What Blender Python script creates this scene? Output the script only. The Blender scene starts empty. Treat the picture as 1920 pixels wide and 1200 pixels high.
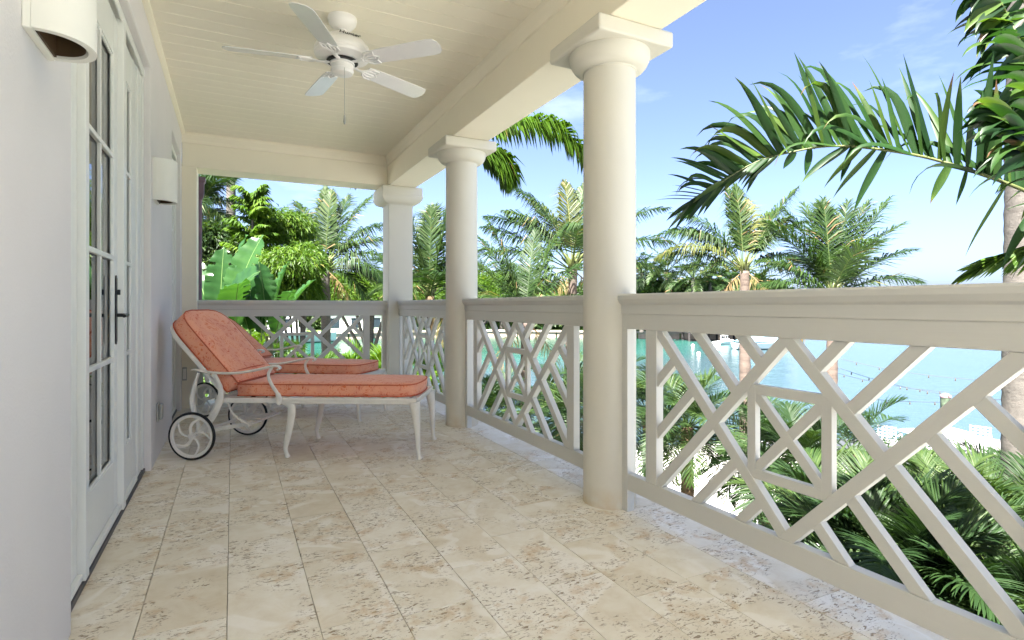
import bpy, bmesh, math, random
from mathutils import Vector, Matrix
R = math.radians
rng = random.Random(7)
SC = bpy.context.scene
COL = SC.collection

# ------------------------------------------------------------------ camera, light
FOC, VX, HY, CAMH = 1045.0, 436.0, 573.0, 1.0
TH = math.atan((960 - VX) / FOC)
cam = bpy.data.cameras.new('camera')
co = bpy.data.objects.new('camera', cam); COL.objects.link(co); SC.camera = co
co.location = (0, 0, CAMH); co.rotation_euler = (R(90), 0, -TH)
cam.sensor_width = 36; cam.lens = 36 * FOC / 1920
cam.shift_y = -(600 - HY) / 1920
cam.clip_start = .02; cam.clip_end = 6000

SUN_EL, SUN_AZ = 60, 232      # azimuth clockwise from +Y: sun behind the house
w = bpy.data.worlds.new('World'); SC.world = w; w.use_nodes = True
nt = w.node_tree; nt.nodes.clear()
sky = nt.nodes.new('ShaderNodeTexSky'); sky.sky_type = 'NISHITA'; sky.sun_disc = False
sky.sun_elevation = R(SUN_EL); sky.sun_rotation = R(SUN_AZ)
sky.air_density = 0.42; sky.dust_density = 2.8; sky.ozone_density = 2.0
bg = nt.nodes.new('ShaderNodeBackground'); bg.inputs[1].default_value = .062
wo = nt.nodes.new('ShaderNodeOutputWorld')
tcw = nt.nodes.new('ShaderNodeTexCoord'); mpw = nt.nodes.new('ShaderNodeMapping'); mpw.inputs['Scale'].default_value = (1.2, 1.2, 3.6)
nzw = nt.nodes.new('ShaderNodeTexNoise'); nzw.inputs['Scale'].default_value = 2.3; nzw.inputs['Detail'].default_value = 7; nzw.inputs['Roughness'].default_value = .58
crw = nt.nodes.new('ShaderNodeValToRGB'); crw.color_ramp.elements[0].position = .55; crw.color_ramp.elements[1].position = .9; crw.color_ramp.elements[1].color = (.17, .17, .17, 1)
mxw = nt.nodes.new('ShaderNodeMix'); mxw.data_type = 'RGBA'; mxw.inputs[7].default_value = (9.5, 9.9, 10.4, 1)
nt.links.new(tcw.outputs['Generated'], mpw.inputs[0]); nt.links.new(mpw.outputs[0], nzw.inputs['Vector']); nt.links.new(nzw.outputs['Fac'], crw.inputs[0])
nt.links.new(crw.outputs[0], mxw.inputs[0]); nt.links.new(sky.outputs[0], mxw.inputs[6]); nt.links.new(mxw.outputs[2], bg.inputs[0]); nt.links.new(bg.outputs[0], wo.inputs[0])
sl = bpy.data.lights.new('sun', 'SUN'); sl.energy = 5.0; sl.angle = R(.5); sl.color = (1, .965, .90)
so = bpy.data.objects.new('sun', sl); COL.objects.link(so)
sd = Vector((math.sin(R(SUN_AZ)) * math.cos(R(SUN_EL)), math.cos(R(SUN_AZ)) * math.cos(R(SUN_EL)), math.sin(R(SUN_EL))))
so.rotation_euler = sd.to_track_quat('Z', 'Y').to_euler()
SC.view_settings.view_transform = 'Standard'; SC.view_settings.look = 'None'
SC.view_settings.exposure = 3.2; SC.view_settings.gamma = 1.0
SC.view_settings.use_curve_mapping = False
SC.render.engine = 'CYCLES'
SC.cycles.max_bounces = 14; SC.cycles.diffuse_bounces = 8; SC.cycles.transparent_max_bounces = 12
SC.cycles.caustics_reflective = False; SC.cycles.caustics_refractive = False

def ray(px):
    u = (px - 960) / FOC
    return math.sin(TH) + u * math.cos(TH), math.cos(TH) - u * math.sin(TH)
def at(px, py, t):                       # world point seen at photo position (px,py) at distance t
    a, b = ray(px)
    return Vector((a * t, b * t, CAMH - (py - HY) / FOC * t))

# ------------------------------------------------------------------ materials
def new_mat(name):
    m = bpy.data.materials.new(name); m.use_nodes = True
    n = m.node_tree; n.nodes.clear()
    out = n.nodes.new('ShaderNodeOutputMaterial'); p = n.nodes.new('ShaderNodeBsdfPrincipled')
    n.links.new(p.outputs[0], out.inputs[0])
    return m, n, p, out
def N(n, t, **k):
    x = n.nodes.new(t)
    for a, b in k.items():
        if a.startswith('i_'):
            key = a[2:]; key = int(key) if key.isdigit() else key.replace('_', ' ')
            x.inputs[key].default_value = b
        else: setattr(x, a, b)
    return x
def ramp(n, fac, stops):
    r = n.nodes.new('ShaderNodeValToRGB'); el = r.color_ramp.elements
    while len(el) < len(stops): el.new(.5)
    for e, (p, c) in zip(el, stops): e.position = p; e.color = (*c, 1)
    n.links.new(fac, r.inputs[0]); return r.outputs[0]
def mixc(n, fac, a, b, mode='MIX'):
    x = n.nodes.new('ShaderNodeMix'); x.data_type = 'RGBA'; x.blend_type = mode
    for s, v in ((0, fac), (6, a), (7, b)):
        if hasattr(v, 'links'): n.links.new(v, x.inputs[s])
        elif s == 0: x.inputs[0].default_value = v
        else: x.inputs[s].default_value = (*v, 1)
    return x.outputs[2]
def coords(n, kind='Object', scale=(1, 1, 1), rnd=False):
    tc = n.nodes.new('ShaderNodeTexCoord'); mp = n.nodes.new('ShaderNodeMapping')
    mp.inputs['Scale'].default_value = scale
    n.links.new(tc.outputs[kind], mp.inputs[0])
    if rnd:
        oi = n.nodes.new('ShaderNodeObjectInfo'); mu = N(n, 'ShaderNodeMath', operation='MULTIPLY', i_1=37.0)
        n.links.new(oi.outputs['Random'], mu.inputs[0]); n.links.new(mu.outputs[0], mp.inputs['Location'])
    return mp.outputs[0]
def noise(n, vec, scale, detail=4, rough=.55, dist=0):
    x = N(n, 'ShaderNodeTexNoise', i_Scale=scale, i_Detail=detail, i_Roughness=rough, i_Distortion=dist)
    n.links.new(vec, x.inputs['Vector']); return x.outputs['Fac']
def bump(n, p, h, strength=.3, dist=.005):
    b = N(n, 'ShaderNodeBump', i_Strength=strength, i_Distance=dist)
    n.links.new(h, b.inputs['Height']); n.links.new(b.outputs[0], p.inputs['Normal'])
def plain(name, col, rough=.5, var=.04, vs=3.0, bs=120, bstr=.08, bd=.002, spec=.4, metal=0, dirt=None, stretch=None):
    m, n, p, o = new_mat(name)
    v = coords(n, 'Object')
    f = noise(n, v, vs, 5)
    a = tuple(min(1, c * (1 + var)) for c in col); b = tuple(c * (1 - var * 1.6) for c in col)
    c = ramp(n, f, [(.3, b), (.7, a)])
    if dirt:
        f2 = noise(n, v, dirt[1], 8, .7)
        c = mixc(n, ramp(n, f2, [(.52, (0, 0, 0)), (.75, (dirt[2],) * 3)]), c, dirt[0])
    n.links.new(c, p.inputs['Base Color'])
    p.inputs['Roughness'].default_value = rough; p.inputs['Metallic'].default_value = metal
    p.inputs['Specular IOR Level'].default_value = spec
    if bstr: bump(n, p, noise(n, coords(n, 'Object', stretch) if stretch else v, bs, 4), bstr, bd)
    return m
M = {}
M['wall'] = plain('stucco_white', (.70, .68, .675), .85, .03, 1.1, 120, .5, .003)
M['cream'] = plain('paint_cream', (.84, .79, .655), .6, .02, 1.2, 90, .12, .002)
M['ceil'] = plain('paint_ceiling', (.86, .815, .69), .5, .02, 2.0, 60, .06, .002)
M['column'] = plain('stucco_column', (.61, .59, .515), .65, .02, 1.2, 110, .2, .002)
def stain(m):
    n = m.node_tree; p = next(x for x in n.nodes if x.type == 'BSDF_PRINCIPLED'); src = p.inputs['Base Color'].links[0].from_socket
    tc = n.nodes.new('ShaderNodeTexCoord'); sp_ = n.nodes.new('ShaderNodeSeparateXYZ'); n.links.new(tc.outputs['Object'], sp_.inputs[0])
    mr = N(n, 'ShaderNodeMapRange', i_1=.0, i_2=.11, i_3=1.0, i_4=0.0); n.links.new(sp_.outputs[2], mr.inputs[0])
    f = mixc(n, 1.0, mr.outputs[0], ramp(n, noise(n, tc.outputs['Object'], 9, 5), [(.35, (.1, .1, .1)), (.7, (.9, .9, .9))]), 'MULTIPLY')
    n.links.new(mixc(n, f, src, (.50, .36, .17)), p.inputs['Base Color'])
stain(M['column'])
M['rail'] = plain('paint_rail', (.56, .56, .525), .45, .02, 2.0, 1, .35, .0015, stretch=(3, 90, 90))
M['door'] = plain('paint_door', (.74, .755, .725), .4, .02, 2.0, 60, .05, .001)
M['plaster'] = plain('plaster_sconce', (.76, .76, .70), .75, .02, 4.0, 130, .12, .001)
M['fan'] = plain('fan_white', (.82, .81, .80), .3, .02, 4, 60, 0, 0, .5)
M['blade'] = plain('fan_blade', (.76, .76, .77), .16, .03, 6, 60, 0, 0, .6)
M['alu'] = plain('painted_aluminium', (.78, .76, .71), .38, .03, 8, 90, .08, .001, .5, 0, ((.45, .38, .28), 20, .25))
M['rubber'] = plain('black_rubber', (.012, .012, .013), .5, .1, 20, 200, .1, .001)
M['iron'] = plain('black_iron', (.012, .012, .014), .35, .1, 9, 80, .05, .001, .5)
M['bronze'] = plain('dark_bronze_sill', (.05, .047, .055), .45, .1, 9, 80, .05, .001, .5)
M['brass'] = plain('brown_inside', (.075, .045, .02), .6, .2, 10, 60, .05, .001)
M['steelbox'] = plain('grey_steel', (.42, .42, .40), .35, .1, 12, 80, .03, .001, .5, .6)
M['pipe'] = plain('painted_purple_brown', (.17, .10, .13), .5, .1, 4, 60, .05, .001)
M['slab'] = plain('slab_stone', (.38, .32, .24), .8, .08, 3, 60, .2, .003)
M['patio'] = plain('patio_stone', (.56, .545, .50), .8, .06, 1.2, 30, .2, .003)
M['seawall'] = plain('seawall_concrete', (.36, .29, .23), .9, .2, .7, 8, .4, .02, .2, 0, ((.12, .10, .08), 1.2, .4))
M['capstone'] = plain('capstone', (.36, .30, .26), .9, .1, .6, 8, .3, .02)
M['dark'] = plain('dark_timber', (.035, .03, .028), .8, .2, 4, 40, .2, .003)
M['wood'] = plain('weathered_green_post', (.07, .10, .06), .8, .35, 6, 30, .5, .01)
M['cap'] = plain('purple_cap', (.26, .16, .19), .6, .1, 8, 50, .1, .002)
M['white'] = plain('white_paint', (.80, .80, .80), .5, .03, 4, 60, .05, .001)
M['boatblue'] = plain('blue_boat_cover', (.22, .36, .46), .6, .1, 3, 30, .1, .003)
M['navy'] = plain('dark_glass', (.02, .03, .04), .15, .1, 1, 30, 0, 0)
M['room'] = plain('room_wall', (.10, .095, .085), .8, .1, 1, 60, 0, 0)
M['clay'] = plain('clay_tile', (.22, .11, .075), .8, .15, 2, 20, .2, .01)
M['deck'] = plain('dock_boards', (.24, .225, .235), .8, .12, 3, 40, .3, .003)
M['soil'] = plain('mulch', (.05, .035, .025), .95, .3, 8, 40, .6, .02)
M['grass'] = plain('lawn_green', (.09, .17, .03), .9, .3, 6, 60, .6, .03)

def travertine():
    m, n, p, o = new_mat('travertine')
    v = coords(n, 'Object', (1, 1, 1), True)
    oi = n.nodes.new('ShaderNodeObjectInfo')
    big = noise(n, v, 3.2, 5, .55, 1.2)
    mid = noise(n, v, 13, 6, .6, .8)
    base = ramp(n, big, [(.28, (.66, .59, .445)), (.46, (.76, .715, .595)), (.58, (.82, .785, .68)), (.72, (.86, .845, .775))])
    c = mixc(n, .5, base, ramp(n, mid, [(.3, (.68, .61, .475)), (.5, (.78, .735, .625)), (.72, (.86, .84, .77))]))
    tone = ramp(n, oi.outputs['Random'], [(0, (.93, .90, .85)), (.3, (1.0, 1.0, 1.0)), (.6, (.97, .95, .92)), (1, (1.03, 1.03, 1.04))])
    c = mixc(n, 1.0, c, tone, 'MULTIPLY')
    # pale curled shell veins
    wv = noise(n, v, 3.4, 1.5, .4, 1.1)
    vein = ramp(n, wv, [(.55, (0, 0, 0)), (.60, (.7, .7, .7)), (.66, (.55, .55, .55)), (.68, (0, 0, 0))])
    c = mixc(n, vein, c, (.87, .84, .77))
    # stretched pits gathered in patches
    vs = coords(n, 'Object', (40, 96, 40), True)
    dn = N(n, 'ShaderNodeTexNoise', i_Scale=1.0, i_Detail=4, i_Roughness=.6, i_Distortion=.9); n.links.new(vs, dn.inputs['Vector'])
    pit = ramp(n, dn.outputs['Fac'], [(.25, (1, 1, 1)), (.385, (1, 1, 1)), (.43, (0, 0, 0))])
    vo = N(n, 'ShaderNodeTexNoise', i_Scale=120.0, i_Detail=2, i_Roughness=.5, i_Distortion=.5); n.links.new(v, vo.inputs['Vector'])
    pit2 = ramp(n, vo.outputs['Fac'], [(.27, (1, 1, 1)), (.34, (0, 0, 0))])
    patch = ramp(n, noise(n, v, 3.1, 3, .5, 1.2), [(.44, (.03,) * 3), (.53, (1, 1, 1))])
    pits = mixc(n, 1.0, mixc(n, 1.0, pit, pit2, 'LIGHTEN'), patch, 'MULTIPLY')
    c = mixc(n, mixc(n, 1.0, pits, (.88, .88, .88), 'MULTIPLY'), c, (.25, .18, .10))
    stain = ramp(n, noise(n, v, 9, 5, .7), [(.52, (0, 0, 0)), (.68, (.75, .75, .75))])
    c = mixc(n, mixc(n, 1.0, stain, patch, 'MULTIPLY'), c, (.60, .44, .25))
    n.links.new(c, p.inputs['Base Color']); p.inputs['Roughness'].default_value = .62
    p.inputs['Specular IOR Level'].default_value = .35
    inv = N(n, 'ShaderNodeMath', operation='MULTIPLY_ADD', i_1=-1.0, i_2=1.0); n.links.new(pits, inv.inputs[0])
    ad = N(n, 'ShaderNodeMath', operation='MULTIPLY_ADD', i_1=.25); n.links.new(mid, ad.inputs[0]); n.links.new(inv.outputs[0], ad.inputs[2])
    bump(n, p, ad.outputs[0], .55, .004)
    return m
M['trav'] = travertine()

def paisley():
    m, n, p, o = new_mat('coral_paisley_fabric')
    v = coords(n, 'Object')
    nz = N(n, 'ShaderNodeTexNoise', i_Scale=9.0, i_Detail=2.0, i_Distortion=.3); n.links.new(v, nz.inputs['Vector'])
    va = N(n, 'ShaderNodeVectorMath', operation='MULTIPLY_ADD'); va.inputs[1].default_value = (.22, .22, .22)
    n.links.new(nz.outputs['Color'], va.inputs[0]); n.links.new(v, va.inputs[2])
    def lines(scale, w):
        vo = N(n, 'ShaderNodeTexVoronoi', feature='DISTANCE_TO_EDGE', i_Scale=scale); n.links.new(va.outputs[0], vo.inputs['Vector'])
        return ramp(n, vo.outputs['Distance'], [(0, (1, 1, 1)), (w, (1, 1, 1)), (w * 2, (0, 0, 0))])
    l1 = lines(11, .07); l2 = lines(40, .13)
    wv = N(n, 'ShaderNodeTexWave', wave_type='RINGS', i_Scale=17.0, i_Distortion=5.0, i_Detail=1.0); n.links.new(va.outputs[0], wv.inputs['Vector'])
    l3 = ramp(n, wv.outputs['Fac'], [(.62, (0, 0, 0)), (.85, (.6, .6, .6))])
    reg = ramp(n, noise(n, va.outputs[0], 7, 2), [(.42, (0, 0, 0)), (.5, (1, 1, 1))])
    base = mixc(n, reg, (.66, .085, .018), (.76, .175, .05))
    f = mixc(n, 1.0, mixc(n, 1.0, l2, l3, 'LIGHTEN'), l1, 'LIGHTEN')
    c = mixc(n, mixc(n, 1.0, f, (.62,) * 3, 'MULTIPLY'), base, (.95, .52, .36))
    fine = noise(n, v, 260, 2)
    c = mixc(n, .10, c, ramp(n, fine, [(.35, (.45, .10, .04)), (.65, (.86, .52, .40))]))
    n.links.new(c, p.inputs['Base Color']); p.inputs['Roughness'].default_value = .8
    p.inputs['Sheen Weight'].default_value = .22; p.inputs['Sheen Roughness'].default_value = .4
    p.inputs['Sheen Tint'].default_value = (1, .93, .92, 1)
    bump(n, p, noise(n, v, 400, 2), .25, .001)
    return m
M['fabric'] = paisley()
M['piping'] = plain('fabric_piping', (.58, .13, .06), .8, .1, 30, 200, .1, .001)

def leafmat(name, dark, mid, light, dry=(.33, .20, .08), rough=.5, trans=.35, spec=.22):
    m, n, p, o = new_mat(name)
    at_ = N(n, 'ShaderNodeAttribute', attribute_name='tint')
    nz = noise(n, coords(n, 'Object'), 5, 2)
    ad = N(n, 'ShaderNodeMath', operation='MULTIPLY_ADD', i_1=.24, i_2=-.12); n.links.new(nz, ad.inputs[0])
    a2 = N(n, 'ShaderNodeMath', operation='ADD'); n.links.new(ad.outputs[0], a2.inputs[0]); n.links.new(at_.outputs['Fac'], a2.inputs[1])
    c = ramp(n, a2.outputs[0], [(0, dark), (.4, mid), (.74, light), (.9, dry)])
    n.links.new(c, p.inputs['Base Color']); p.inputs['Roughness'].default_value = rough
    p.inputs['Specular IOR Level'].default_value = spec
    tr = n.nodes.new('ShaderNodeBsdfTranslucent'); n.links.new(mixc(n, 1.0, c, (1.3, 1.4, .5), 'MULTIPLY'), tr.inputs[0])
    mx = N(n, 'ShaderNodeMixShader', i_0=trans); n.links.new(p.outputs[0], mx.inputs[1]); n.links.new(tr.outputs[0], mx.inputs[2])
    n.links.new(mx.outputs[0], o.inputs[0]); return m
M['coco'] = leafmat('coconut_leaf', (.009, .022, .008), (.022, .048, .012), (.062, .095, .024), dry=(.18,.12,.06), trans=.3)
M['coco2'] = leafmat('yellowing_palm_leaf', (.0200, .0336, .0096), (.0520, .0680, .0160), (.1200, .1200, .0280), dry=(.18,.12,.06), trans=.3)
M['areca'] = leafmat('areca_leaf', (.0080, .0208, .0072), (.0200, .0440, .0120), (.0544, .0840, .0208), dry=(.12,.09,.04), trans=.3)
M['near'] = leafmat('broad_palm_leaf', (.0064, .0208, .0072), (.0160, .0464, .0112), (.0600, .1000, .0160), dry=(.10, .055, .03), trans=.35, rough=.42)
M['lime'] = leafmat('lime_leaf', (.0160, .0432, .0048), (.0440, .0944, .0080), (.0920, .1520, .0112), dry=(.14,.12,.03), trans=.4)
M['deep'] = leafmat('deep_green_leaf', (.0064, .0176, .0048), (.0160, .0360, .0080), (.0360, .0680, .0120), dry=(.08,.06,.03), trans=.3)
M['banana'] = leafmat('banana_leaf', (.0120, .0400, .0128), (.0240, .0704, .0192), (.0440, .1040, .0224), dry=(.12,.1,.04), trans=.3, rough=.3)
M['stalk'] = plain('green_stalk', (.085, .10, .03), .5, .2, 8, 50, .1, .002)
M['midrib'] = plain('pale_midrib', (.11, .18, .05), .5, .1, 8, 50, .05, .001)

def trunkmat(name, a, b, ring, scale):
    m, n, p, o = new_mat(name)
    v = coords(n, 'Object', (1, 1, scale)); f = noise(n, v, 2.2, 6, .7, .3)
    f2 = noise(n, coords(n, 'Object', (14, 14, 20)), 1, 5, .8)
    c = ramp(n, f, [(.35, ring), (.45, a), (.7, b)])
    c = mixc(n, .45, c, ramp(n, f2, [(.35, ring), (.55, a), (.7, b)]))
    n.links.new(c, p.inputs['Base Color']); p.inputs['Roughness'].default_value = .9
    bump(n, p, f2, .6, .02); return m
M['trunk'] = trunkmat('palm_trunk', (.075, .068, .06), (.12, .107, .092), (.035, .028, .022), 7)
M['trunkp'] = trunkmat('coconut_trunk', (.085, .062, .05), (.14, .108, .09), (.035, .025, .02), 6)
M['fibre'] = trunkmat('brown_fibre_trunk', (.08, .05, .025), (.15, .10, .05), (.03, .02, .012), 8)

WZ_ = 0
def watermat():
    m, n, p, o = new_mat('sea_water')
    v = coords(n, 'Object')
    big = noise(n, v, .05, 4)
    sx = N(n, 'ShaderNodeVectorMath', operation='DISTANCE'); mp = N(n, 'ShaderNodeMapping'); mp.inputs['Scale'].default_value = (.62, 1, 1)
    n.links.new(v, mp.inputs[0]); n.links.new(mp.outputs[0], sx.inputs[0]); sx.inputs[1].default_value = (12, 92, WZ_)
    mr = N(n, 'ShaderNodeMapRange', i_1=26.0, i_2=52.0); n.links.new(sx.outputs['Value'], mr.inputs[0])
    ad0 = N(n, 'ShaderNodeMath', operation='MULTIPLY_ADD', i_1=.5, i_2=-.25); n.links.new(big, ad0.inputs[0])
    ad1 = N(n, 'ShaderNodeMath', operation='ADD'); n.links.new(ad0.outputs[0], ad1.inputs[0]); n.links.new(mr.outputs[0], ad1.inputs[1])
    c = ramp(n, ad1.outputs[0], [(.1, (.006, .052, .036)), (.5, (.022, .085, .072)), (.95, (.034, .062, .074))])
    n.links.new(c, p.inputs['Base Color']); p.inputs['Roughness'].default_value = .16
    p.inputs['IOR'].default_value = 1.33; p.inputs['Specular IOR Level'].default_value = .5
    v2 = coords(n, 'Object', (1, 1, 1))
    w1 = noise(n, v2, 1.6, 5, .6, .4); w2 = noise(n, v2, .35, 3, .5)
    ad = N(n, 'ShaderNodeMath', operation='MULTIPLY_ADD', i_1=2.0); n.links.new(w2, ad.inputs[0]); n.links.new(w1, ad.inputs[2])
    bump(n, p, ad.outputs[0], .35, .14); return m
M['water'] = watermat()
m, n, p, o = new_mat('pool_water'); n.links.new(ramp(n, noise(n, coords(n), 2, 3), [(.3, (.08, .42, .46)), (.7, (.2, .58, .6))]), p.inputs[0])
p.inputs['Roughness'].default_value = .06; bump(n, p, noise(n, coords(n), 3, 3), .3, .04); M['pool'] = m
m, n, p, o = new_mat('window_glass')
fr = N(n, 'ShaderNodeFresnel', i_IOR=2.7); tb = n.nodes.new('ShaderNodeBsdfTransparent'); tb.inputs[0].default_value = (.82, .86, .84, 1)
gl = N(n, 'ShaderNodeBsdfGlossy'); gl.inputs['Roughness'].default_value = .0; gl.inputs[0].default_value = (1, 1, 1, 1)
mx = n.nodes.new('ShaderNodeMixShader'); n.links.new(fr.outputs[0], mx.inputs[0]); n.links.new(tb.outputs[0], mx.inputs[1]); n.links.new(gl.outputs[0], mx.inputs[2])
n.links.new(mx.outputs[0], o.inputs[0]); M['glass'] = m
m, n, p, o = new_mat('lamp_bulb'); p.inputs['Base Color'].default_value = (.06, .05, .04, 1); p.inputs['Roughness'].default_value = .2; M['bulb'] = m

# ------------------------------------------------------------------ mesh helpers
class MB:
    def __init__(s): s.v = []; s.f = []; s.t = []; s.tint = .4
    def add(s, vs, fs):
        k = len(s.v); s.v.extend([tuple(a) for a in vs]); s.t.extend([s.tint] * len(vs))
        s.f.extend([tuple(i + k for i in f) for f in fs])
    def box(s, x0, x1, y0, y1, z0, z1):
        s.add([(x0, y0, z0), (x1, y0, z0), (x1, y1, z0), (x0, y1, z0), (x0, y0, z1), (x1, y0, z1), (x1, y1, z1), (x0, y1, z1)],
              [(0, 3, 2, 1), (4, 5, 6, 7), (0, 1, 5, 4), (1, 2, 6, 5), (2, 3, 7, 6), (3, 0, 4, 7)])
    def loft(s, rings, caps=True, close=True):
        k = len(rings[0]); vs = [p for r in rings for p in r]; fs = []
        for i in range(len(rings) - 1):
            for j in range(k if close else k - 1):
                a = i * k + j; b = i * k + (j + 1) % k
                fs.append((a, b, b + k, a + k))
        if caps: fs += [tuple(range(k))[::-1], tuple(range((len(rings) - 1) * k, len(rings) * k))]
        s.add(vs, fs)
    def lathe(s, prof, c=(0, 0, 0), seg=32, ax='Z', caps=True):
        rings = []
        for r, h in prof:
            ring = []
            for i in range(seg):
                a = 2 * math.pi * i / seg; x, y = r * math.cos(a), r * math.sin(a)
                ring.append((c[0] + x, c[1] + y, c[2] + h) if ax == 'Z' else (c[0] + x, c[1] + h, c[2] + y) if ax == 'Y' else (c[0] + h, c[1] + x, c[2] + y))
            rings.append(ring)
        s.loft(rings, caps)
    def tube(s, pts, rad, seg=8, flat=None, caps=True):
        pts = [Vector(p) for p in pts]; rings = []; ref = None
        for i, p in enumerate(pts):
            t = (pts[min(i + 1, len(pts) - 1)] - pts[max(i - 1, 0)]).normalized()
            if ref is None: ref = Vector((0, 0, 1)) if abs(t.z) < .9 else Vector((0, 1, 0))
            a = t.cross(ref)
            if a.length < 1e-4: a = t.cross(Vector((1, 0, 0)))
            a.normalize(); b = a.cross(t).normalized(); ref = b
            r = rad[i] if isinstance(rad, (list, tuple)) else rad
            ra, rb = (r, r) if flat is None else (r * flat[0], r * flat[1])
            rings.append([p + a * math.cos(2 * math.pi * j / seg) * ra + b * math.sin(2 * math.pi * j / seg) * rb for j in range(seg)])
        s.loft(rings, caps)
    def build(s, name, mat, parent=None, smooth=False, bev=0, seg=2, mods=None, normals=True):
        me = bpy.data.meshes.new(name); me.from_pydata(s.v, [], s.f)
        a = me.attributes.new('tint', 'FLOAT', 'POINT'); a.data.foreach_set('value', s.t)
        if normals:
            bm = bmesh.new(); bm.from_mesh(me); bmesh.ops.recalc_face_normals(bm, faces=bm.faces); bm.to_mesh(me); bm.free()
        o = bpy.data.objects.new(name, me); COL.objects.link(o)
        me.materials.append(mat if not isinstance(mat, str) else M[mat])
        if smooth:
            me.polygons.foreach_set('use_smooth', [True] * len(me.polygons))
            if smooth != 'all':
                try: me.set_sharp_from_angle(angle=R(38))
                except Exception: pass
        if bev:
            b = o.modifiers.new('bevel', 'BEVEL'); b.width = bev; b.segments = seg; b.limit_method = 'ANGLE'; b.harden_normals = False
        if parent: o.parent = parent
        return o
def box(name, mat, x0, x1, y0, y1, z0, z1, parent=None, bev=0):
    b = MB(); b.box(x0, x1, y0, y1, z0, z1); return b.build(name, mat, parent, bev=bev)
def thing(name, label, cat, loc=(0, 0, 0), rz=0, group=None):
    o = bpy.data.objects.new(name, None); COL.objects.link(o); o.empty_display_size = .1
    o.location = loc; o.rotation_euler = (0, 0, rz)
    o['label'] = label; o['category'] = cat
    if group: o['group'] = group
    return o
def tag(o, label, cat, group=None):
    o['label'] = label; o['category'] = cat
    if group: o['group'] = group
    return o
def struct(o): o['kind'] = 'structure'; return o
def copy_tree(o, parent=None):
    c = o.copy(); COL.objects.link(c)
    if parent: c.parent = parent
    for ch in list(o.children): copy_tree(ch, c)
    return c
def bez(pts, k=8):                        # Catmull-Rom through points
    P = [Vector(p) for p in pts]; out = []
    for i in range(len(P) - 1):
        a, b, c, d = P[max(i - 1, 0)], P[i], P[i + 1], P[min(i + 2, len(P) - 1)]
        for j in range(k):
            t = j / k
            out.append(.5 * ((2 * b) + (c - a) * t + (2 * a - 5 * b + 4 * c - d) * t * t + (3 * b - a - 3 * c + d) * t ** 3))
    out.append(P[-1]); return out

# ------------------------------------------------------------------ veranda: main numbers
WX = -.441                        # face of the house wall
CX = 1.73                         # line of columns and railings
Y1, DY = 2.334, 2.065             # nearest column in view, column spacing
YE = 6.29                         # inner face of the end beam
ZC, ZB = 2.69, 2.357              # ceiling, underside of beams
YB = -2.2                         # rear end of what is built
GZ = -3.5                         # garden ground
WZ = -4.8                         # water level

# floor: bed plus single stones
fl = struct(box('balcony_floor', 'slab', WX - .25, 1.985, YB, 6.75, -.3, -.012))
def stone(wd, ln, seed):
    r = random.Random(seed); b = MB(); g = .0009
    x0, x1, y0, y1 = -wd / 2 + g, wd / 2 - g, -ln / 2 + g, ln / 2 - g
    k = 5; ring = []
    for (ax, ay, bx, by) in ((x0, y0, x1, y0), (x1, y0, x1, y1), (x1, y1, x0, y1), (x0, y1, x0, y0)):
        for i in range(k):
            t = i / k; ring.append((ax + (bx - ax) * t + r.uniform(-.0006, .0009), ay + (by - ay) * t + r.uniform(-.0006, .0012)))
    ins = [(x * (1 - .008), y * (1 - .005)) for x, y in ring]
    b.loft([[(x, y, -.0115) for x, y in ring], [(x, y, -.0022) for x, y in ring], [(x, y, 0) for x, y in ins]])
    me = b.build('tile', 'trav', normals=True); bpy.data.objects.remove(me); return bpy.data.meshes[-1] if False else b
cols_x = [-.66, -.515, -.267, -.016, .243, .489, .747, 1.0, 1.235, 1.482, 1.7115, 1.98]
offs = [.1, .30, .31, .12, .10, .06, .02, .22, .02, .04, .21]
tile_meshes = {}
for ci in range(len(cols_x) - 1):
    x0, x1 = cols_x[ci], cols_x[ci + 1]; wd = x1 - x0
    y = YB + offs[ci] - .1; r = random.Random(ci)
    while y < 6.7:
        ln = .5 if ci < 6 else .475
        ye = min(y + ln, 6.74)
        key = (ci, round(ye - y, 2))
        if key not in tile_meshes:
            b = stone(wd, ye - y, ci * 7 + len(tile_meshes)); o = b.build('tile', 'trav', fl); tile_meshes[key] = o.data
        else:
            o = bpy.data.objects.new('tile', tile_meshes[key]); COL.objects.link(o); o.parent = fl
        o.location = ((x0 + x1) / 2, (y + ye) / 2, r.uniform(-.0008, .0008))
        y = ye
struct(box('slab_edge', 'cream', 1.985, 2.03, YB, 6.80, -.32, -.02, bev=.01))

# house wall with the two door openings
hw = thing('house_wall', 'white stucco house wall with two door recesses along the veranda', 'wall')
D0, D1, DH = 2.13, 3.995, 2.437
E0, E1 = 5.30, 6.14
def wallseg(y0, y1, z0, z1, nm='wall'): return box(nm, 'wall', WX - .22, WX, y0, y1, z0, z1, hw, .006)
wallseg(YB, D0, -.012, ZC); wallseg(D1, E0, -.012, ZC); wallseg(E1, YE, -.012, ZC)
wallseg(D0 + .001, D1 - .001, DH, ZC - .001, 'lintel'); wallseg(E0 + .001, E1 - .001, DH, ZC - .001, 'lintel')
# end wall with opening: pilaster belongs to the end beam
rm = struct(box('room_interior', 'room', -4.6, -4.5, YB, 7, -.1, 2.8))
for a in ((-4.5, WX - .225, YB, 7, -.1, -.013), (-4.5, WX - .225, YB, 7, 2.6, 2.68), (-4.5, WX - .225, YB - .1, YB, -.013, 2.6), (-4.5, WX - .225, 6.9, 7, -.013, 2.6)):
    struct(box('room_interior', 'room', *a))

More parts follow.
